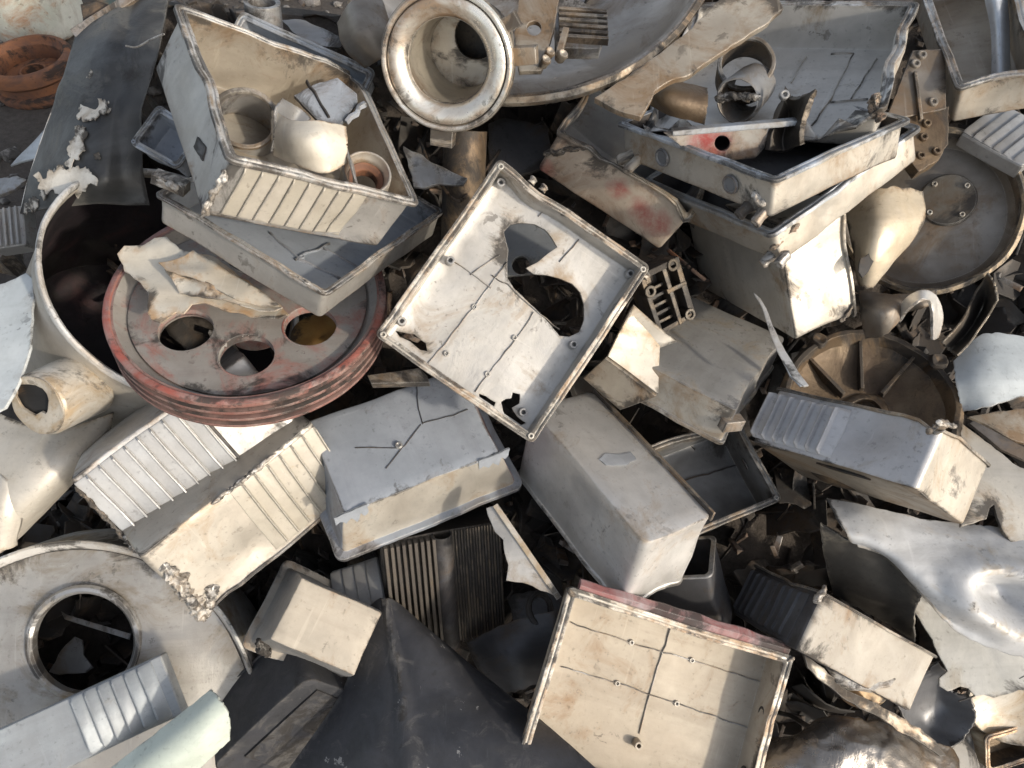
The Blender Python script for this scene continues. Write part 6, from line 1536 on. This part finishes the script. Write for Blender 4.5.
# ---- ribbed box at the right
T = tray('SS', 'louvred_box', 'grey louvred box with bright end, right of the dark tray', 'cast box', 'lilac', lip=.005, lip_t=.006, warp=.003, seed=22, louvres=(7, .02, .52), louvre_mat='lilac', tear=.10, tear_at=[(1, -1, .06, .25)], rim_mat='cream', louvre_h=.018)
a, b, h, _ = BOX['SS'][2]
body = T.children[0].data
body.materials.append(M['creamclean']); body.materials.append(M['tan'])
ci = len(body.materials) - 2
for p in body.polygons:
    if p.normal.x > .8 and p.center.x > a / 2 - .03: p.material_index = ci
    elif p.normal.z < -.8: p.material_index = ci + 1
crust(T, (a / 2 - .02, -b / 2 + .004, h - .02), (a / 2 - .01, -b / 2 + .02, h), 60, .010, .008, 7, 'burntcrust')
crust(T, (a / 2 - .012, -b / 2 + .004, h - .004), (a / 2 - .0, -b / 2 + .03, h + .004), 30, .006, .006, 8)
v, f = slab(jag([(-.05, -.006), (-.01, -.009), (.05, -.004), (.058, .004), (.02, .007), (-.03, .004)], .003, .008, 2), [], .003, .02)
finish('slit', v, f, 'void', T, Matrix.Translation((.02, -b / 2 + .03, -.0015)))  # black sliver laid on the base, paints the dark of the slit
# ---- silver hood
def hood_disp(u, v_):
    du, dv = (u - .82 - (v_ - .62) * .35) / .20, (v_ - .64) / .26
    q = math.sqrt(du * du + dv * dv)
    ring = math.exp(-((q - 1.0) / .42) ** 2) * .022
    hol = -.05 * smooth01((1.0 - q) / .8)
    lip = .012 * math.exp(-((v_ - 1.0) / .06) ** 2)
    return Vector((0, 0, ring + hol + lip))
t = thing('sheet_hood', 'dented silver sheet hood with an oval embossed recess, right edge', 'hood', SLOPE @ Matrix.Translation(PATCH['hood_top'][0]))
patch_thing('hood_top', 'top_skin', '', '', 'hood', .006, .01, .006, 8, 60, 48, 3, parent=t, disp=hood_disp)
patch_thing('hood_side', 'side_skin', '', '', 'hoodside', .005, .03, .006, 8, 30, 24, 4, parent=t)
# ---- torn ribbed box, lower right
T = tray('YZ', 'torn_box', 'torn dark ribbed box with bright cream end, lower right', 'cast box', 'dark', lip=.005, lip_t=.005, warp=.004, seed=23, louvres=(8, .05, .85), louvre_mat='dark', tear=.15, rim_mat='cream', louvre_h=.008)  # dark walls, cream end: shaded and sunlit sides are put into the colours
a, b, h, _ = BOX['YZ'][2]
body = T.children[0].data
body.materials.append(M['creammatte'])
ci = len(body.materials) - 1
for p in body.polygons:
    if p.normal.x > .6 and p.center.x > a / 2 - .03: p.material_index = ci
crust(T, (a / 2 - .01, -b / 2 + .004, h - .02), (a / 2 - .004, -b / 2 + .004, h + .005), 36, .008, .007, 7)
plate_thing('flap', 'torn_flap', '', '', 'tan', .006, .004, .005, 10, .015, 3, parent=T)
plate_thing('crumb_gold', 'melted_scrap', 'melted pale scrap caught at the foot of the torn box', 'scrap piece', 'crust', .02, .004, .008, 14, .012, 3)
rec = LATHE['cup']; r = rec[2]
v, f = revolve([(0.0003, .004), (r * .45, .006), (r * .8, .002), (r * .95, -.014), (r, -.05), (r * .9, -.05)], 36, False)
tag(finish('dented_cup', v, f, 'gold', None, pose(rec), .006, 14, 2), 'dented brassy cup resting against the torn box end', 'cup')
patch_thing('torn_wall', 'dark_torn_sheet', 'dark grey curved torn sheet between the torn box and grooved plate', 'metal sheet', 'greydark', .005, .05, .004, 10, seed=5)
t = plate_thing('groove_plate', 'grooved_plate', 'beige torn plate with a scored line, below the silver hood', 'plate', 'paleplate', .006, .003, .005, 5, .025, 6)
v, f = bar_along([(-.03, -.075), (.05, -.045), (.12, -.02)], .003, .002, .003)
finish('scored_line', v, f, 'dark', t)
plate_thing('corner_plate', 'corner_plate', 'small beige plate corner at right edge under the silver hood', 'plate', 'cream', .006)
plate_thing('low_plate', 'low_plate', 'pale upright plate near the bottom right, beside brown slag', 'plate', 'palewarm', .006, .002, .004)
patch_thing('brown_dome', 'slag_lump', 'shiny brown and silver slag-covered lump at the bottom edge', 'slag', 'oily', .01, .0, .016, 12, 60, 40, 5)
rec = LATHE['dish_corner']; r = rec[2]
t = thing('shallow_dish', 'shallow tan dish with dark rust hole at bottom right edge', 'dish', pose(rec))
v, f = revolve([(r, 0), (r * 1.02, .004), (r * .98, .008), (r * .9, -.004), (r * .5, -.02), (0.001, -.022), (0.001, -.03), (r * .55, -.03), (r * .98, -.012)], 56, False)
finish('bowl', v, f, 'palewarm', t, None, .003, 9, 2)
v, f = cyl(.022, .003, 24)
finish('rust_spot', v, f, 'rust', t, Matrix.Translation((-r * .55, .01, -.02)), .003, 30, 2)
T = tray('CR', 'corner_tray', 'small gold-tinted tray at the very bottom right corner', 'tray', 'gold', lip=.006, lip_t=.005, warp=.003, seed=24, in_mat='burnt')
# ---- bottom tray
T = tray('QQ', 'bottom_tray', 'wide tan tray with crossed ribs and red flange, bottom edge', 'cast tray', 'tanfloor', lip=.011, lip_t=.014, wall=.006, cr=.010, warp=.003, seed=25, rim_mat='creamrim', tear=.04, in_mat='tanfloor')
a, b, h, _ = BOX['QQ'][2]
ribs(T, MARK['QQ_ribs'], .006, .003, .0032, 'grey'); nodes(T, MARK['QQ_nodes'], .006, 'cream')
boss(T, *MARK['QQ_boss'][0], .006, .009, .02, 'tan')
v, f = [], []
n = 40
for i in range(n + 1):
    x = -a / 2 + .02 + (a - .03) * i / n
    w = .022 + .004 * noise.noise(Vector((x * 20, 1, 0)))
    for (yy, zz) in ((b / 2 - .004, h - .006), (b / 2 + w * .5, h - .002), (b / 2 + w, h - .012), (b / 2 + w, h - .020), (b / 2 - .004, h - .018)): v.append((x, yy, zz))
for i in range(n):
    for k in range(5): f.append((i * 5 + k, i * 5 + (k + 1) % 5, i * 5 + 5 + (k + 1) % 5, i * 5 + 5 + k))
f += [(0, 1, 2, 3, 4), tuple(n * 5 + k for k in (4, 3, 2, 1, 0))]
finish('red_flange', v, f, 'pinkpaint', T, None, .0015, 12, 2)
for (sx, sd) in ((-1, 1), (1, 2)): crust(T, (sx * (a / 2 - .012), b / 2 - .015, h - .006), (sx * (a / 2 - .004), b / 2 - .004, h), 26, .006, .006, sd, 'burntcrust')
v, f = slab(circ(.011, 18), [circ(.006, 12)], .002, .01)
for (z, y) in ((.05, .05), (.045, -.07)):
    finish('side_hole', v, f, 'dark', T, Matrix.Translation((a / 2 - .0185, y, z)) @ Matrix.Rotation(R(90), 4, 'Y'))
# ---- lower middle and left
o = plate_thing('triangle_shard', 'triangular_shard', 'white triangular shard with straight folded edge, below the cracked tray', 'metal shard', 'pale2', .005, .003, .004, 8, .02, 4)
e0, e1 = Vector((*PLATE['triangle_shard'][2][1], 0)), Vector((*PLATE['triangle_shard'][2][2], 0))
d = e1 - e0
vv, ff = boxv(0, d.length, -.007, .004, -.008, .008)
finish('folded_edge', vv, ff, 'palewarm', o, Matrix.Translation(e0) @ d.to_track_quat('X', 'Z').to_matrix().to_4x4(), .002, 10, 1)
T = finned('NN', 'heat_sink', 'dark brown finned heat sink in the gap below the cracked tray', 'heat sink', 'black', 9, .022, th=.007, seed=4, x0=.02, x1=.46, fin_mat='burnt2')
a, b, h, _ = BOX['NN'][2]
v, f = revolve([(.02, -b / 2), (.022, -b / 2), (.022, b / 2), (.02, b / 2)], 24)
finish('side_tube', v, f, 'dark', T, Matrix.Translation((.0, 0, h + .008)) @ Matrix.Rotation(R(90), 4, 'X'))
for i in range(16):
    vv, ff = boxv(-.0016, .0016, -b / 2, b / 2, 0, .006)
    finish('fine_fin', vv, ff, 'burnt2', T, Matrix.Translation((.030 + .0064 * i, 0, h)))
T = finned('NL', 'slatted_cover', 'small grey slatted cover left of the finned heat sink', 'cover', 'grey', 4, .004, seed=5, step_like=True)
T = tray('II', 'overturned_tan_box', 'tan box upside down above the dark hood, burnt corner', 'cast box', 'tanbox', lip=.014, lip_t=.010, warp=.004, seed=26, cr=.016, tear=.05)
a, b, h, _ = BOX['II'][2]
body = T.children[0].data
body.materials.append(M['greyscuff'])
ci = len(body.materials) - 1
for p in body.polygons:
    if abs(p.normal.z) < .75: p.material_index = ci
crust(T, (-a / 2 + .03, b / 2 - .02, h * .5), (-a / 2 + .06, b / 2 - .01, h * .8), 40, .012, .010, 5, 'sootcrust')
# round cover bottom left
rec = LATHE['JJ']; r = rec[2]
t = thing('round_cover', 'big round grey cover with an off-centre hole, bottom left', 'motor cover', pose(rec))
hx, hy = MARK['JJ_hole']
HR = .110
v, f = slab(circ(r * .955, 96), [circ(HR, 48, hx, hy)], .008, .035)
def dome(p):
    q = math.hypot(p.x, p.y) / r
    return Vector((p.x, p.y, p.z - .030 * smooth01((q - .55) / .4)))
finish('face', [dome(Vector(p)) for p in v], f, 'greycover', t, Matrix.Translation((0, 0, .0)), .004, 4, 4)
v, f = revolve([(r * .945, -.034), (r * .965, -.030), (r * .985, -.012), (r, -.012), (r * 1.012, -.018), (r * 1.012, -.16), (r * .995, -.16), (r * .99, -.04)], 96)
finish('skirt', v, f, 'silver', t, None, .004, 4, 4)
v, f = revolve([(r * .955, -.030), (r * .985, -.011), (r * 1.0, -.006), (r * 1.012, -.010), (r * 1.008, -.020), (r * .97, -.036)], 96)
finish('rim', v, f, 'whiterim', t, None, .004, 4, 4)
v, f = revolve([(HR * .93, -.012), (HR * .95, .004), (HR, .008), (HR * 1.07, .007), (HR * 1.11, -.002), (HR * 1.0, -.012)], 64)
finish('hole_rim', v, f, 'silver', t, Matrix.Translation((hx, hy, .0)), .002, 8, 4)
plate_thing('shard_in_hole', 'grey_shard', 'grey shard lying in the dark hole of the round cover', 'metal shard', 'grey', .005, .003, .003)
plate_thing('bar_in_hole', 'thin_bar', 'thin grey bar crossing the dark hole of the round cover', 'bar', 'grey', .012, .0, .002)
finned('KK', 'ribbed_casting', 'blue-grey ribbed casting lying across the round cover, bottom left', 'casting', 'bluelid', 6, .012, seed=7, x0=.52, x1=.95, step_like=True, fin_mat='bluepaint')
patch_thing('green_bar', 'green_enamel_sheet', 'pale green curved sheet with a torn end, bottom left', 'metal sheet', 'green', .005, .04, .001, 9, seed=3)
# dark pieces
T = tray('MM', 'charcoal_box', 'charcoal box upside down beside the pale green sheet, bottom', 'box', 'charcoal', lip=.004, lip_t=.005, warp=.003, seed=27, cr=.03, groove=False)
a, b, h, _ = BOX['MM'][2]
vv, ff = boxv(-a * .30, a * .42, -b * .30, b * .36, -.004, .002)
finish('raised_panel', vv, ff, 'charcoal', T, None, .002, 8, 3)
patch_thing('dark_hood', 'charcoal_cowl', 'large charcoal cowl with white speckles, bottom centre', 'cowl', 'speck', .006, .0, .002, 5, 60, 60, 3, stiff=.25, disp=lambda u, w_: Vector((0, 0, .010 * max(0, 1 - abs(u - .36 - .1 * w_) / .05))))
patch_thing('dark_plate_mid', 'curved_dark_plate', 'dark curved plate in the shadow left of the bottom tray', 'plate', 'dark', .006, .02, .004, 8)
rec = LATHE['hose']; r = rec[2]
V, F_ = [], []
for i in range(29):
    a0 = 2 * math.pi * i / 28
    for k in range(8):
        q = 2 * math.pi * k / 8; rr = .007 * (1 + .12 * (i % 2))
        V.append(((r + rr * math.cos(q)) * math.cos(a0), (r + rr * math.cos(q)) * math.sin(a0), rr * math.sin(q) + .01 * a0))
for i in range(28):
    for k in range(8): F_.append((i * 8 + k, i * 8 + (k + 1) % 8, i * 8 + 8 + (k + 1) % 8, i * 8 + 8 + k))
tag(finish('ribbed_hose', V, F_, 'dark', None, pose(rec)), 'dark ribbed hose coil in the shadow below the triangular shard', 'hose')
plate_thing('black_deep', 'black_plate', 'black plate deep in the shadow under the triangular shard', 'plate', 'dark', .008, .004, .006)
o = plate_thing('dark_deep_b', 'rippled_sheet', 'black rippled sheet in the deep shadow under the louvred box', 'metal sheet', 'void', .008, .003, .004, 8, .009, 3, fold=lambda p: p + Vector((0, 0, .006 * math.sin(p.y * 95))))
T = tray('AD', 'small_dark_box', 'small dark open box above the bottom tray, bright edge', 'box', 'dark', lip=.004, lip_t=.004, warp=.003, seed=28, rim_mat='silver')
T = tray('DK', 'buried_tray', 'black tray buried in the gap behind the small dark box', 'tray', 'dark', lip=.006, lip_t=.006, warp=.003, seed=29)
finned('AF', 'finned_cube', 'small dark finned block at the left edge beside the housing', 'casting', 'grey', 6, .010, th=.004, seed=9, fin_mat='grey')
